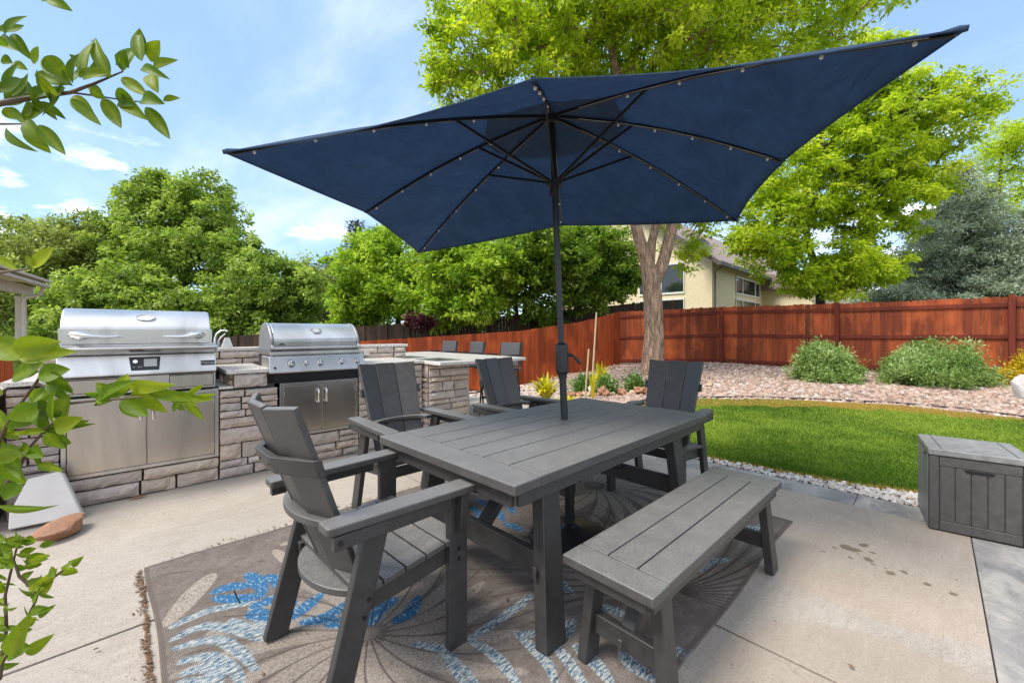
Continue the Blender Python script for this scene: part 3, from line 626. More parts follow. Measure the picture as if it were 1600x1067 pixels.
# ------------------------------------------------------------------ chairs (face +x, origin on the floor under the seat)
def make_chair(label):
    t = thing('patio_chair', label, 'chair', group='chairs round the dining table')
    Wd = .285
    for q in (-1, 1):
        # front leg: wide board seen from the side, with bracket
        MB().bar((.262,q*Wd,0),(.262,q*Wd,.636),.088,.034,(1,0,0)).build('front_leg', M_LUM, t, .004)
        MB().prism([(.318,.636),(.318,.50),(.300,.485),(.308,.636)] if False else [(q*(Wd+.018),.636),(q*(Wd+.060),.636),(q*(Wd+.052),.50),(q*(Wd+.018),.47)], .245, .282, 'x').build('bracket', M_LUM, t, .003)
        MB().bar((-.250,q*Wd,0),(-.085,q*Wd,.625),.088,.034,(1,0,0)).build('rear_leg', M_LUM, t, .004)
        # arm: rounded board
        pts = []; y0, y1 = q*(Wd+.005), q*(Wd+.028)
        prof = [(-.275,.036),(-.262,.044),(-.10,.047),(.15,.050),(.33,.050),(.352,.043),(.362,.030)]
        poly = [(x, y0+(y1-y0)*(x+.275)/.63-w_) for x, w_ in prof]+[(x, y0+(y1-y0)*(x+.275)/.63+w_) for x, w_ in prof[::-1]]
        o = MB().prism(poly, .638, .667, 'z').build('armrest', M_LUM_LIT, t, .006, seg=3)
        MB().bar((-.255,q*(Wd+.035),.612),(.20,q*(Wd+.035),.612),.030,.045,(0,1,0)).build('arm_rail', M_LUM, t, .003)
        MB().bar((-.165,q*(Wd-.034),.340),(.255,q*(Wd-.034),.385),.088,.030,(0,0,1)).build('seat_rail', M_LUM, t, .004)
        sc = MB()
        for z_ in (.36, .40): MB().tube([(.262,q*(Wd+.017),z_),(.262,q*(Wd+.0195),z_)], .008, 12).build('screw', M_SCREW, t)
        for a_ in (.0, .055): MB().tube([(-.14+a_*.30,q*(Wd+.017),.315+a_),(-.14+a_*.30,q*(Wd+.0195),.315+a_)], .008, 12).build('screw', M_SCREW, t)
        MB().tube([(-.235,q*(Wd+.050),.612),(-.235,q*(Wd+.0525),.612)], .009, 12).build('screw', M_SCREW, t)
    for k in range(5):
        x0 = -.155+k*.089; z0 = .388+(x0+.155)*.118; z1 = z0+.0105
        MB().bar((x0,0,z0+.004),(x0+.083,0,z1+.004),.60 if k < 4 else .60,.022,(0,1,0)).build('seat_slat', M_LUM_LIT, t, .003)
    MB().bar((.296,-Wd+.02,.400),(.296,Wd-.02,.400),.065,.02,(0,0,1)).build('front_rail', M_LUM, t, .003)
    def arc(cx, rx, ry, w_, z0, z1, a0, a1, nm, n=22):
        m = MB(); vs = []; fs = []
        for i in range(n+1):
            a = a0+(a1-a0)*i/n
            for r_ in (0, w_):
                for z in (z0, z1): vs.append((cx-math.cos(a)*(rx-r_), math.sin(a)*(ry-r_), z))
        for i in range(n):
            b = i*4; fs += [(b,b+4,b+5,b+1),(b+2,b+3,b+7,b+6),(b+1,b+5,b+7,b+3),(b,b+2,b+6,b+4)]
        fs += [(0,1,3,2),(n*4,n*4+2,n*4+3,n*4+1)]
        m.add(vs, fs); return m.build(nm, M_LUM_LIT, t, .004)
    arc(-.07, .215, .300, .095, .610, .636, -R(82), R(82), 'back_arc')
    arc(-.05, .185, .262, .105, .352, .378, -R(78), R(78), 'seat_arc')
    # back: three boards, outer two turned inwards
    def slat(yc, yaw_, xo, nm='back_slat'):
        m = MB(); c_, s_ = math.cos(yaw_), math.sin(yaw_); side = Vector((s_, c_, 0))
        b = Vector((-.118+xo*.6, yc*.80, .335)); tp = Vector((-.385+xo, yc, 1.035)); m.bar(b, tp, .128, .024, side, .158); return m.build(nm, M_LUM_LIT, t, .005)
    slat(0, 0, 0); slat(.160, R(21), .026); slat(-.160, R(-21), .026)
    m = MB(); P = [(-.238,-.242,.80),(-.325,-.085,.80),(-.325,.085,.80),(-.238,.242,.80)]; th = .028; vs = []; fs = []
    for i, (x_, y_, z_) in enumerate(P):
        for dx_ in (0, th):
            for dz in (0, .062): vs.append((x_-dx_-dz*.3, y_*(1+dx_*.1), z_+dz))
    for i in range(3):
        b = i*4; fs += [(b,b+4,b+5,b+1),(b+2,b+3,b+7,b+6),(b+1,b+5,b+7,b+3),(b,b+2,b+6,b+4)]
    fs += [(0,1,3,2),(12,14,15,13)]; m.add(vs, fs); m.build('back_rail', M_LUM, t, .004)
    sc = MB()
    for y_ in (-.20,-.15,-.05,.05,.15,.20):
        x_ = -.325-.028-.009 if abs(y_) < .09 else -.325-.037+(abs(y_)-.085)*.62
        MB().tube([(x_+.002,y_,.83),(x_-.002,y_,.83)], .0055, 10).build('screw', M_SCREW, t)
    return t
ch = make_chair('charcoal armchair at the near left end of the table, seen from behind')
ch.location = (.755, 1.65, .010); ch.rotation_euler.z = R(1)
for (x_, y_, a_, lb) in ((1.56, 2.66, -90.5, 'charcoal armchair on the far long side of the table, in front of the right grill'),
                         (2.58, 2.52, -87, 'charcoal armchair on the far long side of the table, in front of the stone island'),
                         (3.20, 1.56, 182, 'charcoal armchair at the far end of the table, with the lawn behind it')):
    c_ = copy_tree(ch); c_.location = (x_, y_, 0.001 if x_ > 3 else .010); c_.rotation_euler.z = R(a_); c_['label'] = lb

# ------------------------------------------------------------------ umbrella
def umbrella():
    BX, BY = 2.02, 1.60
    t = thing('patio_umbrella', 'rectangular navy blue patio umbrella with black ribs over the table', 'umbrella', (BX, BY, .010))
    o0 = Vector((BX, BY, .010)); HUB = PD(862, 182, 2.72) - o0; RUN = PD(866, 287, 2.70) - o0
    T = PZ(882, 655, .74) - o0
    def at(z): return Vector((0,0,z)) if z < .01 else T.lerp(HUB, (z-T.z)/(HUB.z-T.z))
    b0 = at(.0); lo = T - (HUB-T)*(T.z/(HUB.z-T.z)); lo.z = 0
    pole = lambda z: lo.lerp(HUB, z/HUB.z)
    # base disc
    MB().lathe([(.245,0),(.25,.012),(.245,.028),(.235,.034),(.20,.040),(.10,.062),(.055,.078),(.040,.095),(.034,.10)], (lo.x, lo.y, 0), 48).build('base', M_BLACK, t, smooth=True)
    m = MB(); m.lathe([(.030,.09),(.030,.40),(.036,.405),(.036,.435),(.026,.44)], (lo.x, lo.y, 0), 24); m.build('base_socket', M_BLACK, t, smooth=True)
    MB().tube([(lo.x,lo.y-.03,.37),(lo.x+.02,lo.y-.075,.37)], .009, 10).build('base_screw', M_BLACK, t, smooth=True)
    MB().tube([pole(.40), pole(1.12)], .0225, 20).build('lower_pole', M_BLACK, t, smooth=True)
    MB().tube([pole(1.10), HUB], .0195, 20).build('upper_pole', M_BLACK, t, smooth=True)
    # crank housing
    a, b = pole(1.02), pole(1.20); d = (b-a).normalized()
    MB().tube([a-d*.035, a-d*.005, a, a+d*.01, b-d*.01, b, b+d*.01], [.026,.030,.038,.041,.041,.038,.028], 20).build('crank_box', M_BLACK, t, smooth=True)
    m = MB(); rt = Vector((CY, -SY, 0)); p = pole(1.135)+rt*.035; m.tube([p, p+rt*.03], .012, 12); m.tube([p+rt*.025, p+rt*.045+Vector((0,0,-.012)), p+rt*.085+Vector((0,0,-.055))], [.008,.009,.010], 10)
    m.build('crank_handle', M_BLACK, t, smooth=True)
    # canopy frame points
    A = dict(a=(.395,2.372,2.150), b=(2.107,-.081,2.332), c=(3.97,1.215,2.275), d=(2.26,3.67,2.10))
    A = {k: Vector(v)-o0 for k, v in A.items()}
    mid = dict(ab=PD(833,124,1.72), bc=PD(1226,250,2.54), cd=PD(877,352,3.86), da=PD(570,331,3.05)); mid = {k: v-o0 for k, v in mid.items()}
    tips = [A['a'], mid['ab'], A['b'], mid['bc'], A['c'], mid['cd'], A['d'], mid['da']]
    apex = HUB + Vector((0,0,.012)); sags = []
    def ribpt(tip, s, drop=0): 
        p = apex.lerp(tip, s); p.z += .055*math.sin(math.pi*s)*(1 if (tip-apex).length > 1.4 else .6) - drop; return p
    # canopy panels: cloth dips between the ribs, edge drawn inwards
    NS, NT = 22, 10; V = []; Fc = []; hubfrac = .0
    for k in range(8):
        A0, A1 = tips[k], tips[(k+1) % 8]; base = len(V)
        for i in range(NS+1):
            s = .04 + .96*i/NS
            for j in range(NT+1):
                u = j/NT; p0, p1 = ribpt(A0, s), ribpt(A1, s); p = p0.lerp(p1, u); q = math.sin(math.pi*u)
                inward = (apex-p); inward.z = 0
                p = p + inward*(.034*q*s**2); p.z -= .030*q*s*(1-.3*s) 
                p.z += (.010*math.sin(u*9+k*2+s*5)+.006*math.sin(u*17-k+s*8))*q*s**1.5*(1-s)*2.5
                V.append(p)
        for i in range(NS):
            for j in range(NT): b_ = base+i*(NT+1)+j; Fc.append((b_, b_+1, b_+NT+2, b_+NT+1))
    m = MB(); m.add(V, Fc); fab = MT('navy_canvas')
    wvx = fab.noise(420, 2, .5, fab.co(scale=(1,1,1))); cc = fab.mix(fab.rng(fab.noise(3, 6, .6), .3, .7), (.042,.078,.135), (.060,.106,.175)); cc = fab.mix(fab.rng(fab.noise(34, 5, .7), .62, .75, 0, .25), cc, (.09,.11,.15))
    fab.set(Base_Color=cc, Roughness=.78); fab.p.inputs['Specular IOR Level'].default_value = .25; fab.bump(fab.math('ADD', fab.math('MULTIPLY', wvx, .01), fab.noise(2.2, 5, .55, fab.co(scale=(1,1.6,1)), 1.2)), .55, .10)
    tr = fab.n('ShaderNodeBsdfTranslucent', {0: fab.mix(fab.rng(fab.noise(5, 6, .65, fab.co(scale=(1,1.5,1)), .8), .35, .65), (.095,.175,.31), (.135,.235,.39))}); fab.t.links.new([n for n in fab.t.nodes if n.type == 'BUMP'][0].outputs[0], tr.inputs['Normal']); ms = fab.n('ShaderNodeMixShader', {0: .42, 1: fab.p.outputs[0], 2: tr.outputs[0]}); fab.t.links.new(ms.outputs[0], fab.o.inputs[0])
    can = m.build('canopy', fab.m, t, smooth=True)
    bmx = bmesh.new(); bmx.from_mesh(can.data); bmesh.ops.remove_doubles(bmx, verts=bmx.verts, dist=.0005); bmx.to_mesh(can.data); bmx.free()
    sm = can.modifiers.new('thick', 'SOLIDIFY'); sm.thickness = .0025
    # hem: slightly proud band along the rim
    hm = MB()
    for k in range(8):
        A0, A1 = tips[k], tips[(k+1) % 8]; pts = []
        for j in range(13):
            u = j/12; p = A0.lerp(A1, u); q = math.sin(math.pi*u); inward = apex-p; inward.z = 0; pts.append(p+inward*(.034*q)+Vector((0,0,-.021*q)))
        hm.tube(pts, .0045, 6)
    hm.build('hem', fab.m, can, smooth=True)
    # vent cap above
    V = []; Fc = []; rr = 10; cap = [apex.lerp(x, .34 if (x-apex).length < 1.5 else .25) for x in tips]
    for k in range(8):
        A0, A1 = cap[k], cap[(k+1) % 8]; base = len(V)
        for i in range(rr+1):
            s = i/rr
            for j in range(5):
                u = j/4; p = apex.lerp(A0, s).lerp(apex.lerp(A1, s), u); p.z += .085*(1-s*.55)+.0; V.append(p)
        for i in range(rr):
            for j in range(4): b_ = base+i*5+j; Fc.append((b_, b_+1, b_+6, b_+5))
    m = MB(); m.add(V, Fc); m.build('vent', fab.m, can, smooth=True)
    MB().tube([apex+Vector((0,0,.06)), apex+Vector((0,0,.10)), apex+Vector((0,0,.13))], [.022,.02,.008], 14).build('finial', M_BLACK, t, smooth=True)
    # hub, runner, ribs, struts, lights
    MB().tube([HUB-Vector((0,0,.05)), HUB-Vector((0,0,.045)), HUB-Vector((0,0,.005)), HUB+Vector((0,0,.06))], [.030,.048,.048,.03], 20).build('hub', M_RUBBER, t, smooth=True)
    MB().tube([RUN-d*.085, RUN-d*.08, RUN-d*.02, RUN-d*.018, RUN+d*.012, RUN+d*.016], [.027,.030,.030,.050,.050,.036], 24).build('runner', M_RUBBER, t, smooth=True)
    lamp = MT('led_glass'); lamp.set(Base_Color=(.75,.72,.66), Roughness=.15)
    for k, tip in enumerate(tips):
        L = (tip-apex).length; pts = [ribpt(tip, .985*s_, .013)+Vector((0,0,0)) for s_ in (0,.2,.4,.6,.8,1)]; pts[0] = HUB+(pts[1]-HUB)*.08
        rb = MB()
        for p0, p1 in zip(pts[:-1], pts[1:]): rb.bar(p0, p1+(p1-p0)*.01, .012, .020, (p1-p0).cross(Vector((0,0,1))))
        rb = rb.build('rib', M_BLACK, t, .002)
        f_ = .44 if L < 1.4 else .36
        MB().bar(RUN, ribpt(tip, f_, .022), .010, .018).build('strut', M_BLACK, t, .002)
        m = MB(); ns = (.30,.46,.62,.78,.93) if L > 1.4 else (.32,.54,.74,.93)
        for s_ in ns: p = ribpt(tip, s_, .030); m.lathe([(.002,-.009),(.007,-.006),(.0085,0),(.007,.006),(.003,.009)], p, 8)
        m.build('string_light', lamp.m, rb, smooth=True)
        m = MB(); side = (tip-apex).cross(Vector((0,0,1))).normalized(); m.tube([ribpt(tip, s_, .019)+side*.008 for s_ in (.12,.3,.5,.7,.95)], .0016, 5); m.build('wire', plain('clear_wire', (.45,.42,.38), .4) if 'clear_wire' not in bpy.data.materials else bpy.data.materials['clear_wire'], rb)
    # fabric pockets at the tips
    m = MB()
    for k, tip in enumerate(tips):
        v = (tip-apex).normalized(); MB().tube([tip-v*.07, tip-v*.02, tip+v*.004], [.006,.014,.010], 8).build('tip_pocket', fab.m, can, smooth=True)
umbrella()

# ------------------------------------------------------------------ storage box
def storage_box():
    t = thing('storage_box', 'grey plastic deck storage box with board-patterned front beside the lawn', 'storage box', (3.850, .020, 0), R(7))
    # local: x back from the front face, y negative to the picture's right
    W, Dp, Hh = .445, .485, .51
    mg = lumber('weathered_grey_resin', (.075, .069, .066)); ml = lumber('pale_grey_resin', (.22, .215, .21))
    m = MB(); m.box(.012, Dp, -W, 0, .012, Hh-.02); m.build('body', mg, t, .006)
    m = MB()
    m.box(0, .0125, -.045, 0, .010, Hh-.025); m.build('corner_post', mg, t, .004); m = MB(); m.box(0, .0125, -W, -W+.045, .010, Hh-.025); m.build('corner_post', mg, t, .004)
    m = MB(); m.box(.002, .0122, -W+.048, -.048, .010, .070); m.build('bottom_rail', mg, t, .003)
    m = MB(); m.box(.002, .0122, -W+.048, -.048, Hh-.085, Hh-.028); m.build('top_rail', mg, t, .003)
    n = 5; w_ = (W-.096)/n
    for k in range(n): MB().box(.004, .0121, -.048-w_*(k+1)+.0015, -.048-w_*k-.0015, .073, Hh-.088).build('front_board', mg, t, .003)
    MB().prism([(-.155,Hh-.090),(-.29,Hh-.090),(-.283,Hh-.103),(-.275,Hh-.110),(-.17,Hh-.110),(-.162,Hh-.103)], .0005, .0055, 'x').build('handle_slot', M_SCREW, t)
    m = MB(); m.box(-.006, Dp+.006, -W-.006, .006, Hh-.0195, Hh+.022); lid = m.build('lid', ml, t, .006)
    m = MB()
    for a in (-.060, -W+.060): m.box(.006, Dp-.01, a-.0018, a+.0018, Hh+.0215, Hh+.0235)
    m.build('lid_groove', M_SCREW, lid)
    m = MB()
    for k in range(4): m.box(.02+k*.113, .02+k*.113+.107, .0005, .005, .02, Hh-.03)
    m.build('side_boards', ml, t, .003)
    m = MB(); m.tube([(.10,.006,Hh-.04),(.16,.006,Hh-.04)], .006, 8); m.build('side_grip', M_SCREW, t)
storage_box()

# ------------------------------------------------------------------ kitchen (its own frame: x along the front, y back)
KA = R(-2.2); KO = Vector((0, 4.405, 0))
def kthing(name, label, cat, x, y=0, z=0, group=None):
    return thing(name, label, cat, (KO.x+x*math.cos(KA)-y*math.sin(KA), KO.y+x*math.sin(KA)+y*math.cos(KA), z), KA, group)
def stones(m, T, L, Hh, seed, depth=.05, hs=(.065,.09,.115,.14), ws=(.16,.44)):
    """rough ledge stones covering L x Hh; T(s, t, d) maps along / up / outwards"""
    r = random.Random(seed); z = .004; jt = .0075
    def one(s0, s1, t0, t1):
        if s1-s0 < .02: return
        ns, nt_ = max(2, int((s1-s0)/.035)), max(2, int((t1-t0)/.03)); vs = []; fs = []; pr = r.uniform(.022, .046)
        for i in range(ns+1):
            for j in range(nt_+1):
                a, b = i/ns, j/nt_; e = min(a*ns, (1-a)*ns, b*nt_, (1-b)*nt_); d = pr*(1 if e >= 1 else .45) + r.uniform(-.006, .006)
                vs.append(T(s0+jt+(s1-s0-2*jt)*a + (r.uniform(-.003,.003)), t0+jt*.7+(t1-t0-1.4*jt)*b + (r.uniform(-.003,.003)), d))
        for i in range(ns):
            for j in range(nt_): q = i*(nt_+1)+j; fs.append((q, q+nt_+1, q+nt_+2, q+1))
        rim = [i*(nt_+1) for i in range(ns+1)] + [ns*(nt_+1)+j for j in range(1, nt_+1)] + [i*(nt_+1)+nt_ for i in range(ns-1, -1, -1)] + [j for j in range(nt_-1, 0, -1)]
        b0 = len(vs)
        for q in rim:
            i, j = divmod(q, nt_+1); vs.append(T(s0+jt+(s1-s0-2*jt)*i/ns, t0+jt*.7+(t1-t0-1.4*jt)*j/nt_, -.01))
        for k in range(len(rim)): fs.append((rim[k], rim[(k+1) % len(rim)], b0+(k+1) % len(rim), b0+k))
        m.add(vs, fs)
    while z < Hh-.02:
        h = r.choice(hs)
        if Hh-z-h < .05: h = Hh-z
        s = 0
        while s < L:
            w_ = r.uniform(*ws)
            if L-s-w_ < .10: w_ = L-s
            if h > .10 and r.random() < .42:
                k = z+h*r.uniform(.4,.6); w2 = s+w_*r.uniform(.4,.6)
                one(s, s+w_, z, k)
                if w_ > .25: one(s, w2, k, z+h); one(w2, s+w_, k, z+h)
                else: one(s, s+w_, k, z+h)
            else: one(s, s+w_, z, z+h)
            s += w_
        z += h
def stoneblock(parent, x0, x1, y0, y1, z0, z1, seed, sides='f', name='stone_facing', mat=None, **kw):
    m = MB(); H_ = z1-z0
    if 'f' in sides: stones(m, lambda s, t, d: (x0+s, y0-d, z0+t), x1-x0, H_, seed, **kw)
    if 'l' in sides: stones(m, lambda s, t, d: (x0-d, y1-s, z0+t), y1-y0, H_, seed+50, **kw)
    if 'r' in sides: stones(m, lambda s, t, d: (x1+d, y0+s, z0+t), y1-y0, H_, seed+90, **kw)
    return m.build(name, mat or M_STONE, parent)

kt = kthing('stone_counter', 'long stone veneer kitchen counter with granite tops holding both grills', 'counter', 0)
m = MB()   # core masonry; openings left for the grills and cabinets
m.box(-.50,-.26,.012,.85,0,.90); m.box(-.26,.70,.02,.85,0,.195); m.box(.70,.80,.012,.85,0,.79); m.box(.80,1.13,.012,.85,0,.905); m.box(1.13,1.94,.02,.85,0,.265); m.box(1.94,2.70,.012,.85,0,.905)
m.box(-.26,1.94,.70,.848,.196,.80); m.box(-.50,2.92,.852,1.05,0,1.09)
m.build('core', M_MORTAR, kt)
stoneblock(kt, -.50,-.245, 0,.85, 0,.90, 3, 'f'); stoneblock(kt, -.245,.695, 0,.85, 0,.205, 5, 'f', ws=(.22,.5), hs=(.09,.11))
stoneblock(kt, .695,1.155, 0,.3, 0,.775, 8, 'f'); stoneblock(kt, .80,1.07, .0,.85, .785,.915, 11, 'f', hs=(.11,)); stoneblock(kt, 1.155,1.925, 0,.8, 0,.272, 14, 'f', ws=(.16,.36), hs=(.075,.09))
stoneblock(kt, 1.925,2.70, 0,.8, 0,.905, 17, 'f'); stoneblock(kt, -.50,2.92, .852,1.05, .93,1.09, 21, 'fr', hs=(.08,))
m = MB(); stones(m, lambda s, t, d: (.80-d, .30-s, .785+t), .28, .135, 4, hs=(.135,), ws=(.1,.16)); m.build('yellow_end_stone', M_YROCK, kt)
m = MB(); m.box(.695,.80,-.02,.45,.79,.812); m.build('lower_ledge', M_GRAN, kt, .004)
for bx_ in ((-.515,-.255,-.035,.85,.915,.952),(.745,1.09,-.04,.851,.918,.955),(1.93,2.698,-.04,.851,.918,.955)): MB().box(*bx_).build('countertop', M_GRAN, kt, .006)
m = MB(); m.box(-.52,.70,.83,1.09,1.091,1.126); m.box(.702,2.96,.83,1.09,1.091,1.126); m.build('raised_ledge', M_GRAN, kt, .006)
m = MB(); m.box(2.32,2.40,.805,.812,.99,1.06); m.build('outlet_cover', plain('outlet_plastic', (.55,.53,.5), .4), kt, .003)

def logo_text(s, size, loc, parent, mat, name='badge_lettering', shear=0):
    cu = bpy.data.curves.new(name, 'FONT'); cu.body = s; cu.size = size; cu.extrude = .0006; cu.align_x = 'LEFT'; cu.shear = shear
    tmp = bpy.data.objects.new('tmp', cu); C.objects.link(tmp); dg = bpy.context.evaluated_depsgraph_get(); me = bpy.data.meshes.new_from_object(tmp.evaluated_get(dg))
    bpy.data.objects.remove(tmp); me.materials.clear(); me.materials.append(mat); o = bpy.data.objects.new(name, me); C.objects.link(o); o.parent = parent; o.location = loc; o.rotation_euler = (R(90), 0, 0); return o

def door_set(t, x0, x1, z0, z1, xm, mat):
    """stainless frame with two doors and bar handles"""
    m = MB(); f = .028
    m.box(x0, x0+f, -.022, .01, z0, z1); m.box(x1-f, x1, -.022, .01, z0, z1); m.box(x0+f+.0002, x1-f-.0002, -.0215, .01, z0, z0+f); m.box(x0+f+.0002, x1-f-.0002, -.0215, .01, z1-f, z1)
    m.box(x0+.01, x1-.01, .012, .02, z0, z1)
    m.build('door_frame', M_STEEL, t, .002)
    for a, b, s in ((x0+f+.003, xm-.0025, 1), (xm+.0025, x1-f-.003, -1)):
        d = MB().box(a, b, -.027, -.002, z0+f+.003, z1-f-.003).build('cabinet_door', mat, t, .003)
        hx = (b-.035) if s == 1 else (a+.035); m = MB(); zt = z1-f-.055
        m.tube([(hx,-.028,zt),(hx,-.058,zt),(hx,-.068,zt-.012),(hx,-.068,zt-.108),(hx,-.058,zt-.12),(hx,-.028,zt-.12)], .0105, 12)
        m.lathe([(.014,-.004),(.014,.004)], (hx, -.031, zt), 12); m.lathe([(.014,-.004),(.014,.004)], (hx, -.031, zt-.12), 12)
        m.build('handle', M_CHROME, d, smooth=True)
        m = MB(); hx2 = (a+.004) if s == 1 else (b-.004)
        for zz_ in (z0+.10, z1-.10): m.tube([(hx2,-.029,zz_-.02),(hx2,-.029,zz_+.02)], .004, 8)
        m.build('hinge', M_STEEL, d, smooth=True)

def grill_one():
    t = kthing('gas_grill', 'wide stainless grill with two curved hood handles, left one in the stone counter', 'grill', 0)
    x0, x1 = -.262, .668
    # hood: flat lower front, bright curved top
    def hood(x0, x1): return [(.02,1.198),(.012,1.318),(.030,1.345),(.075,1.395),(.135,1.44),(.21,1.468),(.30,1.476),(.40,1.460),(.50,1.40),(.56,1.30),(.575,1.198)]
    H_ = MB().prism(hood(0,0), x0+.012, x1-.028, 'x').build('hood', M_HOODW, t, .008, seg=3)
    MB().box(x0+.004, x1-.020, .006, .0115, 1.199, 1.315).build('hood_front', M_STEEL, H_, .004)
    # oval thermometer
    m = MB(); cx, cy, cz = .215, .085, 1.405; nrm = Vector((0,-.72,.69)); up = Vector((0,.69,.72)); rt = Vector((1,0,0))
    ring = [Vector((cx,cy,cz))+rt*.058*math.cos(a)+up*.030*math.sin(a)+nrm*.006 for a in np.linspace(0, 2*math.pi, 33)]
    m.tube(ring, .0055, 8, False); m.build('thermometer_rim', M_CHROME, H_, smooth=True)
    m = MB(); m.add([Vector((cx,cy,cz))+nrm*.004]+[p for p in ring[:-1]], [(0, i+1, (i+1) % 32+1) for i in range(32)]); m.build('thermometer_face', plain('dial_white', (.72,.72,.70), .2), H_)
    # sculpted handles
    for xs, s in ((-.155, 1), (.545, -1)):
        m = MB(); zc = 1.262
        m.tube([(xs-s*.045,-.012,zc+.006),(xs-s*.03,-.034,zc+.010),(xs,-.048,zc+.010),(xs+s*.035,-.052,zc+.004),(xs+s*.08,-.050,zc-.004),(xs+s*.14,-.046,zc-.008),(xs+s*.20,-.040,zc-.006),(xs+s*.225,-.034,zc-.004)], [.012,.022,.026,.021,.013,.009,.007,.004], 14)
        m.tube([(xs,.008,zc),(xs,-.04,zc+.004)], [.03,.02], 14); m.tube([(xs-s*.03,-.005,zc-.012),(xs+s*.01,-.045,zc-.016),(xs+s*.05,-.05,zc-.006)], [.012,.014,.008], 10)
        m.build('hood_handle', M_CHROME, H_, smooth=True)
    m = MB(); m.box(x0, x1, .0, .60, 1.165, 1.196); m.build('hood_seat', M_STEEL, t, .003)
    m = MB(); m.prism([(-.045,1.190),(-.10,1.186),(-.122,1.176),(-.126,1.162),(-.112,1.150),(-.045,1.118),(-.0003,1.118),(-.0003,1.190)], x0-.008, x1+.004, 'x'); m.build('front_lip', M_STEEL, t, .004)
    m = MB(); m.prism([(-.035,1.112),(-.085,.985),(-.085,.962),(-.030,.950),(.30,.950),(.30,1.112)], x0, x1, 'x'); m.build('control_panel', M_HOODW, t, .004)
    m = MB(); m.box(x0, x1, -.028, .28, .820, .946); m.build('drawer_housing', M_STEEL, t, .003)
    for a, b in ((x0+.022, .06), (.365, x1-.018)):
        m = MB(); m.box(a, b, -.045, -.0285, .838, .936); m.build('drip_drawer', M_STEELD, t, .004)
        m = MB(); m.box(a-.005, b+.005, -.0305, -.0283, .833, .941); m.build('drawer_gap', M_SCREW, t)
    # digital control window
    def fp(x, z, off=.0): y = -.035-(1.112-z)/.127*.05; return (x, y-off, z)
    n_ = Vector((0,-.93,.366))
    m = MB(); q = [fp(.118,1.095), fp(.305,1.095), fp(.296,.993), fp(.132,.993)]; q = [Vector(p) for p in q]; m.add([p+n_*.003 for p in q]+[p-n_*.003 for p in q], [(0,1,2,3),(7,6,5,4),(0,4,5,1),(1,5,6,2),(2,6,7,3),(3,7,4,0)]); cw = m.build('control_window', M_SCREW, t)
    m = MB(); q = [Vector(fp(.205,1.077)), Vector(fp(.283,1.077)), Vector(fp(.283,1.020)), Vector(fp(.205,1.020))]; m.add([p+n_*.0045 for p in q], [(0,1,2,3)]); m.build('display', plain('lcd_grey', (.42,.43,.42), .15), cw)
    p = Vector(fp(.155,1.055)); MB().tube([p+n_*.003, p+n_*.022], [.017,.014], 20).build('knob', M_CHROME, cw, smooth=True)
    m = MB()
    for a in (.148,.175,.190):
        p = Vector(fp(a,1.018)); m.tube([p+n_*.003,p+n_*.006], .005, 8)
    m.build('push_button', M_CASTG, cw)
    m = MB(); q = [Vector(fp(.562,1.052)), Vector(fp(.660,1.052)), Vector(fp(.660,1.012)), Vector(fp(.562,1.012))]; m.add([p+n_*.002 for p in q]+[p-n_*.003 for p in q], [(0,1,2,3),(7,6,5,4),(0,4,5,1),(1,5,6,2),(2,6,7,3),(3,7,4,0)]); bd = m.build('maker_badge', plain('badge_black', (.03,.03,.035), .3), t)
    wm = plain('badge_silver', (.6,.6,.6), .3)
    o = logo_text('Fire Magic', .0175, (.588, -.0705, 1.0265), bd, wm, shear=.25); o.rotation_euler = (R(90-21.5), 0, 0)
    p = Vector(fp(.574,1.032)); m = MB(); m.tube([p+n_*.003+Vector((math.cos(a)*.008,0,math.sin(a)*.008)) for a in np.linspace(0, 5.6, 14)], .0015, 6); m.build('badge_emblem', wm, bd)
    # body inside the counter
    m = MB(); m.box(x0+.02, x1-.02, .02, .60, .83, 1.164); m.build('firebox', M_RUBBER, t)
    m = MB(); m.box(x0+.01, x1-.005, .030, .60, .803, .829); m.build('vent_gap', M_SCREW, t)
    c = kthing('grill_cabinet', 'double stainless cabinet doors under the wide left grill', 'cabinet', 0); door_set(c, -.243, .692, .212, .800, .222, M_STEELD)
    MB().box(-.24,.69,.022,.69,.215,.795).build('cabinet_box', M_SCREW, c)
grill_one()

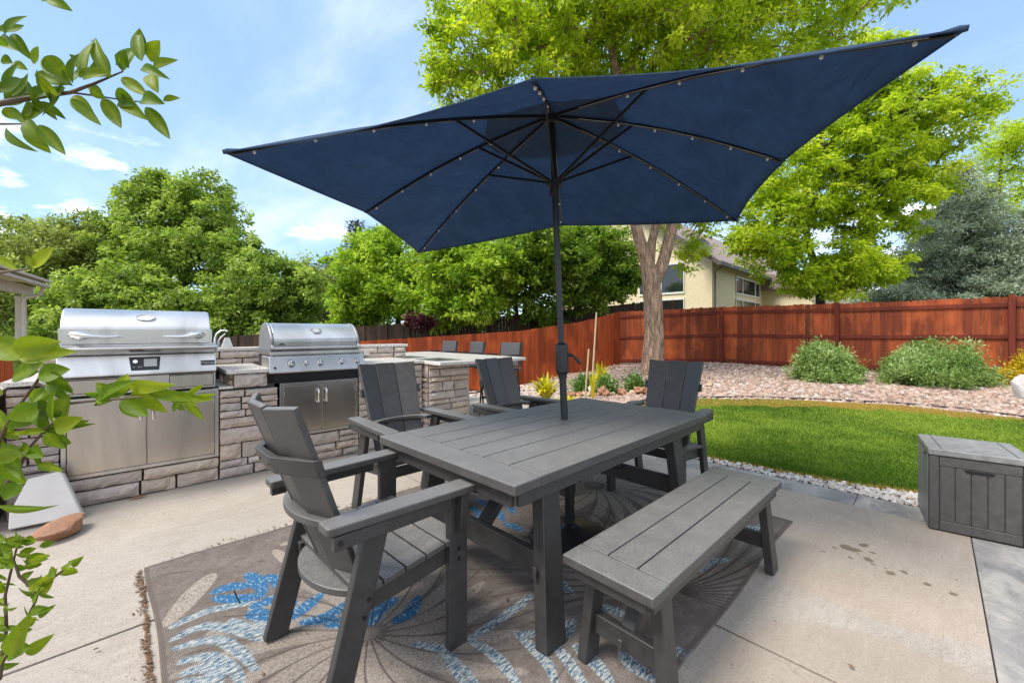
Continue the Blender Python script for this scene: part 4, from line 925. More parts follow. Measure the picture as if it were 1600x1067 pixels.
def grill_two():
    t = kthing('gas_grill', 'smaller stainless grill with a row of five knobs, right one in the stone counter', 'grill', 0)
    x0, x1 = 1.075, 1.955
    prof = [(.02,1.112),(-.004,1.20),(.012,1.235),(.055,1.295),(.115,1.345),(.185,1.372),(.27,1.380),(.36,1.365),(.44,1.31),(.49,1.22),(.50,1.112)]
    H_ = MB().prism(prof, x0+.045, x1-.045, 'x').build('hood', M_HOODW, t, .006)
    cen = Vector((.25, 1.16)); cp = [tuple(cen+(Vector(p)-cen)*1.04) for p in prof]
    for a, b in ((x0+.018, x0+.0447), (x1-.0447, x1-.018)): MB().prism([(y, max(z, 1.106)) for y, z in cp], a, b, 'x').build('side_cap', M_CASTG, H_, .008, smooth=False, seg=3)
    m = MB(); m.box(x0+.045, x1-.045, -.035, -.017, 1.125, 1.150); m.build('hood_lip', M_STEEL, H_, .006)
    # bar handle across the front
    m = MB(); m.tube([(x0+.025,-.052,1.135),(x1-.025,-.052,1.135)], .011, 14); m.build('bar_handle', M_STEEL, H_, smooth=True)
    m = MB()
    for x_ in (x0+.032, x1-.032): m.bar((x_,.0,1.16),(x_,-.055,1.132),.028,.03,(1,0,0))
    m.build('handle_mount', M_CASTG, H_, .006)
    # thermometer: five-sided bezel
    nrm = Vector((0,-.76,.65)); up = Vector((0,.65,.76)); c0 = Vector((1.515,.062,1.300)); pen = [(-.055,.028),(.048,.028),(.058,.0),(.038,-.034),(-.020,-.034)]
    pts = [c0+Vector((1,0,0))*a+up*b+nrm*.004 for a, b in pen]; m = MB(); m.add([p-nrm*.01 for p in pts]+[p+nrm*.006 for p in pts], [(4,3,2,1,0),(5,6,7,8,9)]+[(i,(i+1)%5,5+(i+1)%5,5+i) for i in range(5)]); m.build('thermometer_bezel', M_CASTG, H_, .003)
    m = MB(); m.add([c0+nrm*.012]+[c0+Vector((1,0,0))*(.034*math.cos(a))+up*(.024*math.sin(a))+nrm*.011 for a in np.linspace(0, 6.1, 20)], [(0,i+1,(i+1)%20+1) for i in range(20)]); m.build('thermometer_face', plain('dial_grey', (.50,.49,.46), .25), H_)
    # emblem: a three-peaked hat over a curved line
    m = MB(); c1 = Vector((x0+.115, -.0035, 1.168)); sl = Vector((0,-.26,-.965))*-1
    def E(a, b): return c1+Vector((1,0,0))*a+Vector((0,.012,.0))*(b/.03)+Vector((0,0,b))+Vector((0,-.004,0))
    for tri in ([(-.022,.002),(-.010,.014),(.0,.006)],[(-.010,.004),(.0,.022),(.010,.004)],[(.0,.006),(.010,.014),(.022,.002)]): m.add([E(*p) for p in tri], [(0,1,2)])
    for k in range(8):
        a0 = -.036+.009*k; z_ = lambda a: -.008+.006*(1-(a/.036)**2); m.add([E(a0,z_(a0)),E(a0+.009,z_(a0+.009)),E(a0+.009,z_(a0+.009)+.005),E(a0,z_(a0)+.005)], [(0,1,2,3)])
    m.build('hood_emblem', M_SCREW, H_)
    m = MB(); m.box(x0, x1, -.02, .52, 1.075, 1.108); m.build('grill_rim', M_STEEL, t, .003)
    m = MB(); m.box(x0+.01, x1-.01, -.050, -.0205, 1.064, 1.090); m.build('drip_rail', M_STEEL, t, .004)
    m = MB()
    for k in range(60): xx = x0+.03+k*(x1-x0-.06)/60; m.box(xx, xx+.007, -.0525, -.0495, 1.066, 1.078)
    m.build('vent_slots', M_SCREW, t)
    def fp(x, z): return Vector((x, -.055-(1.060-z)/.14*.035, z))
    m = MB(); m.prism([(-.052,1.062),(-.092,.922),(-.088,.905),(-.02,.900),(.25,.900),(.25,1.062)], x0-.006, x1+.006, 'x'); m.build('control_panel', M_HOODW, t, .006)
    n_ = Vector((0,-.96,.27))
    for x_, r_ in ((1.255,.030),(1.385,.022),(1.515,.029),(1.725,.026),(1.885,.026)):
        p = fp(x_-.005, .988); k = MB().tube([p, p+n_*.008], [r_*1.25, r_*1.2], 24).build('knob_bezel', M_CHROME, t, smooth=True)
        MB().tube([p+n_*.008, p+n_*.034, p+n_*.038], [r_, r_*.82, r_*.6], 20).build('knob', M_STEEL, t, smooth=True)
        MB().bar(p+n_*.036, p+n_*.048, .010, r_*1.5, (1,0,0)).build('knob_grip', M_CHROME, t, .003)
    p = fp(1.115, .955); MB().tube([p, p+n_*.006], .011, 16).build('igniter_button', M_SCREW, t)
    m = MB(); m.box(x0-.005, x1-.01, .012, .50, .806, .899); m.build('heat_gap', M_SCREW, t)
    m = MB(); m.box(x0+.02, x1-.02, .012, .50, .9, 1.0745); m.build('firebox', M_RUBBER, t)
    c = kthing('grill_cabinet', 'double stainless cabinet doors under the five-knob right grill', 'cabinet', 0); door_set(c, 1.168, 1.915, .282, .802, 1.542, M_STEELD)
    MB().box(1.172,1.91,.022,.69,.285,.798).build('cabinet_box', M_SCREW, c)
grill_two()

# faucet and white dispenser on the ledge between the grills
t = kthing('faucet', 'chrome gooseneck faucet on the ledge between the two grills', 'faucet', .80, .90, 1.1265)
m = MB(); m.tube([(-.03,0,0),(-.03,0,.10),(-.015,0,.15),(.02,-.01,.18),(.055,-.02,.185),(.075,-.025,.17)], [.012,.010,.009,.009,.009,.011], 12); m.lathe([(.024,0),(.022,.015),(.014,.025)], (-.03,0,0), 16); m.build('spout', M_CHROME, t, smooth=True)
m = MB(); m.tube([(-.0,0,0),(-.0,0,.07),(.02,.0,.11),(.06,-.005,.15)], .007, 10); m.build('lever', M_CHROME, t, smooth=True)
t = kthing('sink_guard', 'small white tapered plastic splash piece beside the chrome faucet', 'splash piece', .875, .905, 1.1265)
m = MB(); m.prism([(-.055,0),(.055,0),(.022,.105),(-.018,.105)], -.02, .02, 'y'); m.build('panel', plain('white_plastic', (.7,.7,.68), .4), t, .006)

# island
def island():
    t = thing('stone_island', 'stone veneer bar island with pale granite top in front of the bar stools', 'island')
    m = MB(); m.box(2.74,3.33,4.22,6.1,0,.905); m.build('core', M_MORTAR, t)
    m = MB(); kw = dict(hs=(.06,.075,.095,.12), ws=(.14,.40))
    stones(m, lambda s, t_, d: (2.735+s, 4.215-d, t_), .60, .90, 31, **kw); stones(m, lambda s, t_, d: (2.735-d, 6.1-s, t_), 1.885, .90, 33, **kw); stones(m, lambda s, t_, d: (3.335+d, 4.215+s, t_), 1.885, .90, 36, **kw)
    m.build('stone_facing', M_STONE, t)
    tp = MB().box(2.705,4.12,3.93,6.35,.906,.945).build('countertop', M_GRAN, t, .006)
    for a, b, c_, d_ in ((2.80,3.15,4.12,4.60),(2.80,3.12,4.85,5.25)): MB().box(a,b,c_,d_,.9455,.951).build('steel_lid', M_STEELD, tp, .002); MB().box(a-.006,b+.006,c_-.006,d_+.006,.9452,.9475).build('lid_rim', M_SCREW, tp)
island()

def make_stool():
    t = thing('bar_stool', 'x', 'bar stool', group='bar stools along the island')
    wv = MT('dark_wicker'); a = wv.n('ShaderNodeTexWave', {'Vector': wv.co(), 'Scale': 38.0}, bands_direction='Y').outputs['Fac']; b = wv.n('ShaderNodeTexWave', {'Vector': wv.co(), 'Scale': 38.0}, bands_direction='Z').outputs['Fac']
    k = wv.math('MULTIPLY', a, b); wv.set(Base_Color=wv.mix(k, (.035,.035,.038), (.16,.16,.165)), Roughness=.6); wv.bump(k, .6, .004)
    # faces -x
    MB().bar((.205,0,.76),(.255,0,1.125),.40,.03,(0,1,0)).build('backrest', wv.m, t, .01, seg=3); MB().box(-.22,.20,-.215,.215,.70,.745).build('seat', wv.m, t, .012, seg=3)
    for q in (-1, 1):
        y = q*.235; m = MB()
        m.tube([(.27,y*.9,1.13),(.235,y*.92,.95),(.225,y,.78),(.20,y,.71),(.12,y,.67),(.05,y,.70)] , .013, 10); m.tube([(.19,y,.93),(.0,y,.94),(-.17,y,.93),(-.20,y,.90),(-.20,y,.72)], .013, 10); m.build('arm_frame', M_BLACK, t, smooth=True)
        for x_ in (-.19, .19): MB().tube([(x_*.95,y*.9,.70),(x_*1.15,y,.0)], .014, 10).build('leg', M_BLACK, t, smooth=True)
    m = MB(); pts = [(-.205,-.222,.28),(-.205,.222,.28),(.205,.222,.28),(.205,-.222,.28),(-.205,-.222,.28)]; m.tube(pts, .010, 8); m.build('foot_ring', M_BLACK, t, smooth=True)
    return t
st = make_stool()
for i, (px, lb) in enumerate(((796, 'dark wicker bar stool nearest the red fence gravel, its arm loop in view'), (741, 'dark wicker bar stool between the other two at the island'), (700, 'dark wicker bar stool at the far left of the three along the island'))):
    s = st if i == 0 else copy_tree(st); r_ = ray(px, 540); k = 4.56/r_[0]; s.location = (4.36, r_[1]*k, 0); s['label'] = lb; s.rotation_euler.z = R((4, -6, 3)[i])

# brick pier at the far left, leaning white block, orange rock
bk = MT('red_brick'); br = bk.n('ShaderNodeTexBrick', {'Vector': bk.co(rot=(R(90),0,0)), 'Color1': (.36,.16,.11,1), 'Color2': (.45,.27,.20,1), 'Mortar': (.45,.41,.37,1), 'Scale': 4.4, 'Mortar Size': .018})
bk.set(Base_Color=bk.mix(bk.rng(bk.noise(18, 6), .4, .7, 0, .5), br.outputs[0], (.25,.13,.09)), Roughness=.9); bk.bump(br.outputs['Fac'], -.5, .01)
t = thing('brick_pier', 'low red brick pier at the left edge of the picture beside the counter', 'brick pier', (-.66, 4.33, 0))
MB().box(-.17,.13,-.12,.4,0,.86).build('brickwork', bk.m, t, .004); MB().box(-.19,.15,-.14,.42,.861,.90).build('cap', M_GRAN, t, .006)
def rough_rock(name, label, cat, loc, size, mat, seed, rz=0, group=None, sub=3, amp=.22):
    bm = bmesh.new(); bmesh.ops.create_icosphere(bm, subdivisions=sub, radius=1); r = np.random.default_rng(seed); ph = r.uniform(0, 6.28, (6, 3)); fr = r.uniform(.8, 3.2, (6, 3))
    pl = [(Vector(r.normal(size=3)).normalized(), r.uniform(.55, .82)) for _ in range(16)]
    for v in bm.verts:
        p = v.co.copy(); k = 1+amp*sum(math.sin(fr[i][0]*p.x*2+ph[i][0])*math.cos(fr[i][1]*p.y*2+ph[i][1])*math.sin(fr[i][2]*p.z*2+ph[i][2]) for i in range(6))*.6
        for n_, d_ in pl:
            q = p.dot(n_)
            if q > d_: p = p - n_*(q-d_)*.92
        v.co = Vector((p.x*size[0]*k, p.y*size[1]*k, max(p.z, -.8)*size[2]*k))
    me = bpy.data.meshes.new(name); bm.to_mesh(me); bm.free(); me.materials.append(mat); zmin = min(v.co.z for v in me.vertices)
    for v in me.vertices: v.co.z -= zmin
    o = bpy.data.objects.new(name, me); C.objects.link(o); o.location = loc; o.rotation_euler.z = rz
    for p in me.polygons: p.use_smooth = True
    me.set_sharp_from_angle(angle=R(16))
    return tag(o, label, cat, group)
p = PZ(100, 836, 0); rough_rock('sandstone_rock', 'flat orange sandstone rock lying against the white block', 'rock', (p.x, p.y+.01, .0), (.185,.10,.065), M_ROCK, 17, R(50), sub=3, amp=.04)
wb = MT('white_limestone'); wb.set(Base_Color=wb.mix(wb.rng(wb.noise(4, 6), .4, .7), (.68,.64,.60), (.78,.76,.73)), Roughness=.8); wb.bump(wb.noise(50, 5), .3, .004)
p = PZ(75, 822, 0)
m = MB(); m.prism([(-.17,0),(.17,0),(.155,.03),(.06,.30),(.035,.32),(-.10,.30),(-.17,.10)], -.05, .05, 'y'); o = m.build('limestone_block', wb.m, None, .008); o.location = (p.x-.0, p.y+.06, .012); o.rotation_euler = (R(-14), 0, R(-5)); tag(o, 'off-white cut stone slab leaning on the counter base behind the orange rock', 'stone block')

# ------------------------------------------------------------------ fences
def fence(name, label, P, zb, zt, mat, rail, post, inner=1, picket=.14, posts=None, ztf=None, topnoise=.02, backrails=True):
    """pickets between plan points P (list of (x,y)); zb/zt give base and top heights at the points"""
    root = thing(name, label, 'fence', (P[0][0], P[0][1], zb[0])); o = Vector((P[0][0], P[0][1], zb[0])); r = random.Random(len(label))
    bm = MB(); rm = []; 
    for i in range(len(P)-1):
        a, b = Vector((*P[i], 0)), Vector((*P[i+1], 0)); L = (b-a).length; d = (b-a)/L; nrm = Vector((-d.y, d.x, 0))*inner; n = max(1, int(L/picket)); w_ = L/n
        for k in range(n):
            s = k*w_; f = (k+.5)/n; z0 = zb[i]+(zb[i+1]-zb[i])*f; z1 = zt[i]+(zt[i+1]-zt[i])*f + r.uniform(-topnoise, topnoise)*.5
            c = a+d*(s+w_/2)-o; hw = w_/2-(.0012 if r.random() < .8 else .004); th = .009; off = nrm*r.uniform(-.002,.002)-nrm*.014; cut = .022; zz0 = z0-o.z; zz1 = z1-o.z
            pr = [(-hw,zz0+.02),(hw,zz0+.02),(hw,zz1-cut),(hw-cut,zz1),(-hw+cut,zz1),(-hw,zz1-cut)]
            vs = [c+d*u+Vector((0,0,v-0))-Vector((0,0,c.z))+Vector((0,0,0))+off+nrm*q for q in (th,-th) for u, v in pr]
            bm.add(vs, [(0,1,2,3,4,5),(11,10,9,8,7,6)]+[(j,(j+1)%6,6+(j+1)%6,6+j) for j in range(6)])
    bm.build('boards', mat, root)
    if backrails:
        for hfrac in (.06,.50,.90):
            rb = MB()
            for i in range(len(P)-1):
                a, b = Vector((*P[i], 0)), Vector((*P[i+1], 0)); d = (b-a).normalized(); nrm = Vector((-d.y, d.x, 0))*inner
                za = zb[i]+(zt[i]-zb[i])*hfrac+.0; zc = zb[i+1]+(zt[i+1]-zb[i+1])*hfrac
                rb.bar(a-o+nrm*.018+Vector((0,0,za)), b-o+nrm*.018+Vector((0,0,zc)), .088, .038, (0,0,1))
            rb.build('rail', rail, root)
    for (x_, y_, z0, z1) in (posts or []):
        MB().box(x_-.05-o.x, x_+.05-o.x, y_-.05-o.y, y_+.05-o.y, z0-o.z, z1-o.z).build('post', post, root, .004)
    return root
py_ = [6.75, 4.72, 1.81, -1.18, -4.1]
fence('wooden_fence', 'long red stained board fence behind the gravel bed and shrubs, posts and rails showing', [(14,8.41),(14,6.75),(14,4.72),(14,1.81),(14,-1.18),(14,-4.2),(14,-8)], [.10,.18,.30,.27,.33,.30,.3], [2.07,2.08,2.10,2.06,2.06,2.05,2.05], M_CEDAR, M_CEDARR, M_CEDARR, inner=-1,
      posts=[(13.93, y, gz(14, y)-.05, 2.09) for y in py_], topnoise=.03)
LF = [(14,8.41),(12.3,9.0),(9.9,9.75),(7.6,10.5),(5.57,11.3),(2,12.5),(-2.5,14)]; zl = [2.07,1.66,1.33,1.19,1.06,.85,.70]
fence('wooden_fence', 'orange red board fence stepping downhill to the left behind the bar stools', LF, [.02,-.2,-.5,-.66,-.78,-.9,-1.0], zl, M_CEDARL, M_CEDARR, M_CEDARR, inner=-1, topnoise=.015, backrails=False)
FP = [PD(1060,470,22), PD(990,474,20), PD(830,490,18), PD(640,505,17), PD(540,512,17), PD(300,530,17), PD(60,545,18)]
fence('wooden_fence', 'old dark brown board fence under the trees beyond the orange fence', [(p.x, p.y) for p in FP], [p.z-1.9 for p in FP], [p.z for p in FP], M_OLDW, M_OLDW, M_OLDW, inner=-1,
      posts=[(p.x, p.y, p.z-1.9, p.z+.05) for p in [FP[i].lerp(FP[i+1], k) for i in range(1, 6) for k in (0, .35, .7)]])

# ------------------------------------------------------------------ foliage and trees
def leafcloud(cent, per, spread, length, width, seed, droop=.3, tint0=None, vary=.25, flat=.7, outward=None):
    r = np.random.default_rng(seed); n = len(cent)*per; c = np.repeat(cent, per, 0); sp = np.repeat(np.broadcast_to(spread, (len(cent),)), per)
    q = r.normal(size=(n, 3)); q /= np.linalg.norm(q, axis=1)[:,None]; q *= (r.random(n)**.5*(1+.25*np.maximum(0, r.normal(size=n))))[:,None]; sp = sp*np.repeat(r.uniform(.6, 1.4, len(cent)), per); q[:,2] *= flat
    p = c + q*sp[:,None]
    d = q*.8 + r.normal(size=(n, 3))*.55; d[:,2] -= droop; d /= np.linalg.norm(d, axis=1)[:,None]
    s = np.cross(d, r.normal(size=(n, 3))*.6+np.array([0,0,1.])); s /= np.linalg.norm(s, axis=1)[:,None]+1e-9
    L = (length*r.uniform(.65,1.3,n))[:,None]; W = (width*r.uniform(.7,1.3,n))[:,None]; nr = np.cross(s, d)*W*.25
    V = np.stack([p, p+d*L*.45+s*W*.5+nr, p+d*L, p+d*L*.45-s*W*.5+nr], 1).reshape(-1, 3)
    t0 = r.random(len(cent)) if tint0 is None else tint0
    tint = np.clip(np.repeat(t0, per)*.8+.10+r.normal(size=n)*vary*.5, 0, 1)
    return V, np.arange(n*4).reshape(-1, 4), np.repeat(tint, 4)
def grow(m, trunk, rad, cent, seed, tip_r=.008, expo=2.2, minr=None, maxlink=None):
    """branches: every leaf cluster is linked to the nearest point of the wood already grown"""
    r = random.Random(seed); nodes = [Vector(p) for p in trunk]; par = [-1]+list(range(len(trunk)-1)); nt = len(trunk)
    top = nodes[-1]; cs = sorted([Vector(c) for c in cent], key=lambda c: (c-top).length)
    A = np.array([n[:] for n in nodes]); w0 = nt//2
    load = [0.]*nt
    for c in cs:
        ca = np.array(c[:]); d = np.linalg.norm(A-ca, axis=1); d[:w0] += 3; d += .35*np.maximum(0, A[:,2]-ca[2]+.1)
        j = int(d.argmin()); p0 = nodes[j]; L = (c-p0).length; k = max(1, int(L/.5)); prev = j
        for i in range(1, k+1):
            q = p0.lerp(c, i/k)+Vector((r.uniform(-1,1), r.uniform(-1,1), r.uniform(-.4,1)))*(.10*L if i < k else 0)*.6
            nodes.append(q); par.append(prev); prev = len(nodes)-1; load.append(0.); A = np.vstack([A, np.array(q[:])])
        load[prev] += 1
    acc = load[:]
    for i in range(len(nodes)-1, -1, -1):
        if par[i] >= 0: acc[par[i]] += acc[i]
    rr = [tip_r*max(1, acc[i])**(1/expo) for i in range(len(nodes))]
    for i in range(nt, len(nodes)):
        j = par[i]; rj = min(rr[j], rr[i]*1.25) if j >= nt else min(rad[j]*.6, rr[i]*1.3)
        m.tube([nodes[j], nodes[i]], [min(rj, rad[-1] if j < nt else 9), min(rr[i], rad[-1]*.8)], 5, False)
def crown_pts(blobs, n, seed, shell=.5):
    """cluster centres in a union of ellipsoids given as (px, py, D, rx, ry) with depth radius ~ rx"""
    r = np.random.default_rng(seed); B = []; w = []
    for b in blobs:
        px, py, D, rx, ry = b[:5]; c = np.array(PD(px, py, D)[:]); a = rx*D/F; h = ry*D/F; dpt = b[5] if len(b) > 5 else a; B.append((c, a, h, dpt)); w.append((a*h*dpt)**.8)
    w = np.array(w)/sum(w); out_ = []
    rt = np.array([CY,-SY,0]); fw = np.array([SY,CY,0]); up = np.array([0,0,1.])
    for k in range(n):
        c, a, h, dp = B[r.choice(len(B), p=w)]; v = r.normal(size=3); v /= np.linalg.norm(v); v *= (shell+(1-shell)*r.random()) if r.random() < .75 else r.random()
        v = v*(1+max(0, r.normal()*.16)); out_.append(c+rt*v[0]*a+up*v[2]*h+fw*v[1]*dp)
    return np.array(out_)
def tree(name, label, trunk, rad, blobs, n, per, spread, length, width, lmat, bmat, seed, cat='tree', droop=.3, flat=.7, tip=.008, shell=.5, group=None, extra_trunks=(), vary=.25, ns=10, minz=None):
    o = Vector(trunk[0]); root = thing(name, label, cat, o, 0, group); cent = crown_pts(blobs, n, seed, shell)
    if minz is not None: cent = cent[cent[:,2] > minz]
    m = MB(); T = [Vector(p)-o for p in trunk]; m.tube(T, rad, ns)
    for tp, rd in extra_trunks: m.tube([Vector(p)-o for p in tp], rd, ns)
    cl = cent-np.array(o[:]); grow(m, T, rad, cl, seed, tip)
    m.build('trunk', bmat, root, smooth=True)
    V, Fc, ti = leafcloud(cl, per, spread, length, width, seed+1, droop, flat=flat, vary=vary)
    np_mesh('crown', V, Fc, lmat, root, {'tint': ti}); return root

def poly_trunk(pts, sub=4):
    P = [Vector(p) for p in pts]; out_ = []
    for i in range(len(P)-1):
        for k in range(sub): out_.append(P[i].lerp(P[i+1], k/sub))
    out_.append(P[-1]); return out_
# big honey locust in the gravel bed
b = PD(1021, 574, 11.2); zb_ = gz(b.x, b.y)
tr = [Vector((b.x,b.y,zb_-.1)), PD(1020,560,11.2), PD(1022,520,11.2), PD(1020,470,11.2), PD(1016,425,11.2)]
rads = [.36,.29,.255,.245,.235]
left = [PD(1018,440,11.2), PD(1010,410,11.2), PD(998,370,11.1), PD(985,320,11), PD(975,230,10.8), PD(965,120,10.5), PD(940,10,10.2), PD(925,-90,10)]
right = [PD(1022,445,11.2), PD(1036,410,11.2), PD(1048,365,11.3), PD(1056,310,11.3), PD(1075,200,11.2), PD(1100,90,11), PD(1130,-40,10.8)]
mid_ = [PD(1014,430,11.2), PD(1018,380,11.4), PD(1030,330,11.6), PD(1035,200,11.8), PD(1040,0,12)]
tree('honey_locust', 'tall bright yellow-green tree rising behind the umbrella from a forked rough-barked trunk', tr+left[1:], rads+[.17,.15,.14,.125,.10,.07,.04][:7],
     [(790,95,10,130,85,1.8),(720,130,10.2,55,40,.8),(900,20,10,170,80,2),(1050,60,10.5,160,90,2.2),(1200,20,11,150,85,2),(1330,-30,11,95,50,1.4),(1000,-90,10.5,330,110,3),(1100,150,11.5,200,70,2),(700,35,9.8,38,28,.6),(1060,300,12,90,60,1.2),(1074,392,12.2,34,36,.7),(880,200,11,110,60,1.5),(1400,-15,11,40,14,.5)],
     1750, 60, .25, .15, .062, M_LOCUST, M_BARK, 21, droop=.45, tip=.009, flat=.6, extra_trunks=[(right, [.16,.16,.15,.13,.10,.07,.04]), (mid_, [.14,.12,.10,.07,.03])], ns=16)
# second yellow-green tree beyond the red fence
b = PD(1282, 470, 17.5)
tree('honey_locust', 'bright yellow-green tree beyond the red fence, low branches in front of the beige house', poly_trunk([(b.x,b.y,.2), PD(1282,465,17.5), PD(1278,430,17.5), PD(1262,380,17.4), PD(1255,320,17.3), PD(1262,240,17.2)],2),
     [.20,.19,.18,.17,.16,.15,.13,.12,.10,.08,.06], [(1290,260,17,120,90,2.5),(1400,200,16.5,110,80,2.2),(1470,165,16.5,75,35,1.5),(1530,165,16.5,42,20,.8),(1220,330,16.5,75,60,1.6),(1290,410,16.5,110,38,1.6),(1210,395,16.3,60,30,1.2),(1375,325,16.5,82,58,1.8),(1425,285,16.5,55,45,1.4),(1340,130,17,100,60,2),(1160,375,16.5,40,25,.8),(1300,440,16.4,90,26,1.2),(1185,372,16,45,22,.9),(1235,435,16,40,16,.9),(1340,420,16.5,70,30,1.3)],
     1250, 60, .30, .19, .085, M_LOCUST, M_BARKD, 31, droop=.4, tip=.012, flat=.55)
# blue spruce: tiers of drooping boughs
def conifer(name, label, base, height, rad, n, mat, seed, ll=.16, ww=.05, per=70, spread=.33, bare=.04, group=None, tiers=None, bmat=M_BARKD):
    root = thing(name, label, 'tree', base, 0, group); r = random.Random(seed); m = MB(); m.tube([(0,0,0),(0,0,height*.5),(0,0,height)], [rad*.075,rad*.045,.02], 8); cs = []
    nt_ = tiers or int(height*2.2)
    for k in range(nt_):
        f = bare+(1-bare)*(k+.5)/nt_; R_ = rad*(1-f)**.85*r.uniform(.8,1.12)+.10; nb = max(4, int(11*(1-f)+4)); a0 = r.uniform(0, 6.28)
        for j in range(nb):
            a = a0+6.283*j/nb+r.uniform(-.2,.2); L = R_*r.uniform(.78,1.1); z0 = height*f; dr = .22*L; ps = [(0,0,z0)]
            for t_ in (.35,.7,1): ps.append((math.cos(a)*L*t_, math.sin(a)*L*t_, z0-dr*t_**1.3+.12*L*t_**3))
            m.tube(ps, [.035,.025,.015,.006], 4, False)
            for t_ in np.linspace(.25, 1, max(2, int(L/.32))):
                cs.append((math.cos(a)*L*t_+r.uniform(-.12,.12), math.sin(a)*L*t_+r.uniform(-.12,.12), z0-dr*t_**1.3+.12*L*t_**3+r.uniform(-.06,.06)))
    m.build('trunk', bmat, root, smooth=True); V, Fc, ti = leafcloud(np.array(cs), per, spread, ll, ww, seed, .15, flat=.45); np_mesh('crown', V, Fc, mat, root, {'tint': ti}); return root
b = PD(1500, 480, 19); conifer('blue_spruce', 'silvery blue-green spruce beyond the right end of the red fence', (b.x, b.y, .2), 8.9, 4.6, 0, M_SPRUCE, 41, ll=.17, ww=.055, per=95, spread=.42, tiers=26)
b = PD(1625, 480, 17); conifer('blue_spruce', 'second blue-green spruce cut off by the right edge of the picture', (b.x, b.y, .2), 6.2, 2.6, 0, M_SPRUCE, 42, ll=.17, ww=.055, per=95, spread=.42, tiers=20)
b = PD(1560, 480, 26); tree('aspen', 'pale yellow-green tree top showing behind the spruces at the right', poly_trunk([(b.x,b.y,0), PD(1562,380,26), PD(1565,220,26)],3), [.2,.18,.16,.14,.12,.09,.05], [(1560,320,26,45,60,2),(1555,240,26,40,40,2),(1590,260,26,45,60,2),(1545,205,26,22,18,.8),(1600,215,26,30,30,1.5)], 110, 90, .6, .20, .09, M_LOCUST, M_BARKD, 43)
# trees behind the orange fence, left to right in the middle of the picture
def stdtree(px, base_y, D, top_y, blobs, n, per, sp, ll, ww, lm_, seed, label, r0=.16, name='tree', bm_=M_BARKD, group='trees beyond the fences', lean=0, droop=.3, **kw):
    b = PD(px, base_y, D); zb = min(b.z, 0.0)-.2
    tk = poly_trunk([(b.x, b.y, zb), PD(px+lean*.3, base_y, D), PD(px+lean*.6, (base_y+top_y)/2, D), PD(px+lean, top_y, D)], 3); k = len(tk)
    return tree(name, label, tk, [r0*(1-.75*i/(k-1)) for i in range(k)], blobs, n, per, sp, ll, ww, lm_, bm_, seed, group=group, droop=droop, **kw)
stdtree(622, 510, 19, 400, [(600,420,18.5,75,50,2),(560,470,18.5,50,42,1.6),(640,460,18,70,40,1.8),(590,380,19,40,30,1.4),(540,510,18.5,32,20,1)], 478, 57, 0.29, 0.20, 0.12, M_MAPLE, 51, 'bright green maple with a light brown trunk left of the purple plum', .18, 'maple_tree')
stdtree(745, 520, 17, 420, [(720,430,16.5,75,45,1.8),(680,480,16.5,55,36,1.4),(770,420,16.5,60,40,1.6),(740,480,16.3,60,30,1.4),(700,390,17,60,25,1.5)], 499, 57, 0.26, 0.18, 0.11, M_MAPLE, 52, 'bright green maple right of the purple plum, below the umbrella edge', .12, 'maple_tree')
b1 = [( [PD(812+i*9-12,520,18), PD(806+i*14-14,470,18), PD(795+i*26-24,410,18)], [.11,.09,.05]) for i in range(3)]
stdtree(822, 520, 18, 430, [(850,410,17.5,80,55,2),(800,440,17.5,60,45,1.7),(900,430,17.5,65,50,1.8),(860,380,18,100,30,2),(845,490,17.5,38,22,1)], 540, 57, 0.26, 0.18, 0.10, M_DKLEAF, 53, 'darker green tree with several dark stems behind the umbrella pole', .12, 'maple_tree', extra_trunks=b1)
stdtree(938, 500, 19, 420, [(940,400,18.5,60,40,2),(960,440,18,35,30,1.2),(920,460,18,45,30,1.2),(985,430,18.5,22,25,.8),(900,380,19,60,30,1.5)], 395, 57, 0.26, 0.18, 0.10, M_DKLEAF, 54, 'dark green tree beside the beige house wall', .16, 'maple_tree', lean=8)
stdtree(658, 520, 15.5, 498, [(655,502,15.2,20,15,.5)], 53, 41, 0.14, 0.11, 0.07, M_PLUM, 55, 'small purple-leaved plum behind the orange fence', .09, 'plum_tree')
for i, (px, D, hgt, rad_, lb) in enumerate(((556, 30, 10.0, 2.2, 'dark pine whose top rises left of the umbrella corner'), (518, 30, 7.4, 1.8, 'shorter dark pine left of the tall pine'))):
    b = PD(px, 510, D); conifer('pine_tree', lb, (b.x, b.y, -.6), hgt, rad_, 0, M_PINE, 60+i, ll=.28, ww=.07, per=26, spread=.5, group='pines behind the maples')
stdtree(285, 520, 24, 360, [(290,345,23,85,55,2.6),(235,310,23,50,36,1.8),(330,315,23,55,38,1.8),(300,400,22,110,45,3),(220,380,22.5,60,50,2),(370,400,22.5,50,40,2),(245,285,23,28,18,.9)], 832, 57, 0.32, 0.21, 0.12, M_MIDLEAF, 71, 'tallest full green tree behind the grills, dark forked trunk inside its crown', .30, 'ash_tree', lean=8, extra_trunks=[([PD(288,450,23.6),PD(303,400,23.2),PD(322,345,23)],[.17,.12,.05]),([PD(286,460,23.7),PD(278,400,23),PD(262,330,23)],[.14,.10,.05]),([PD(290,440,23.6),PD(318,425,23),PD(352,418,22.6)],[.08,.06,.03])])
stdtree(420, 520, 21, 430, [(420,445,20,75,45,2),(360,480,19.5,60,36,1.8),(455,470,20,45,38,1.6),(400,510,19.5,75,25,2)], 582, 57, 0.29, 0.20, 0.11, M_MIDLEAF, 72, 'rounded mid-green tree behind the right grill', .16, 'ash_tree')
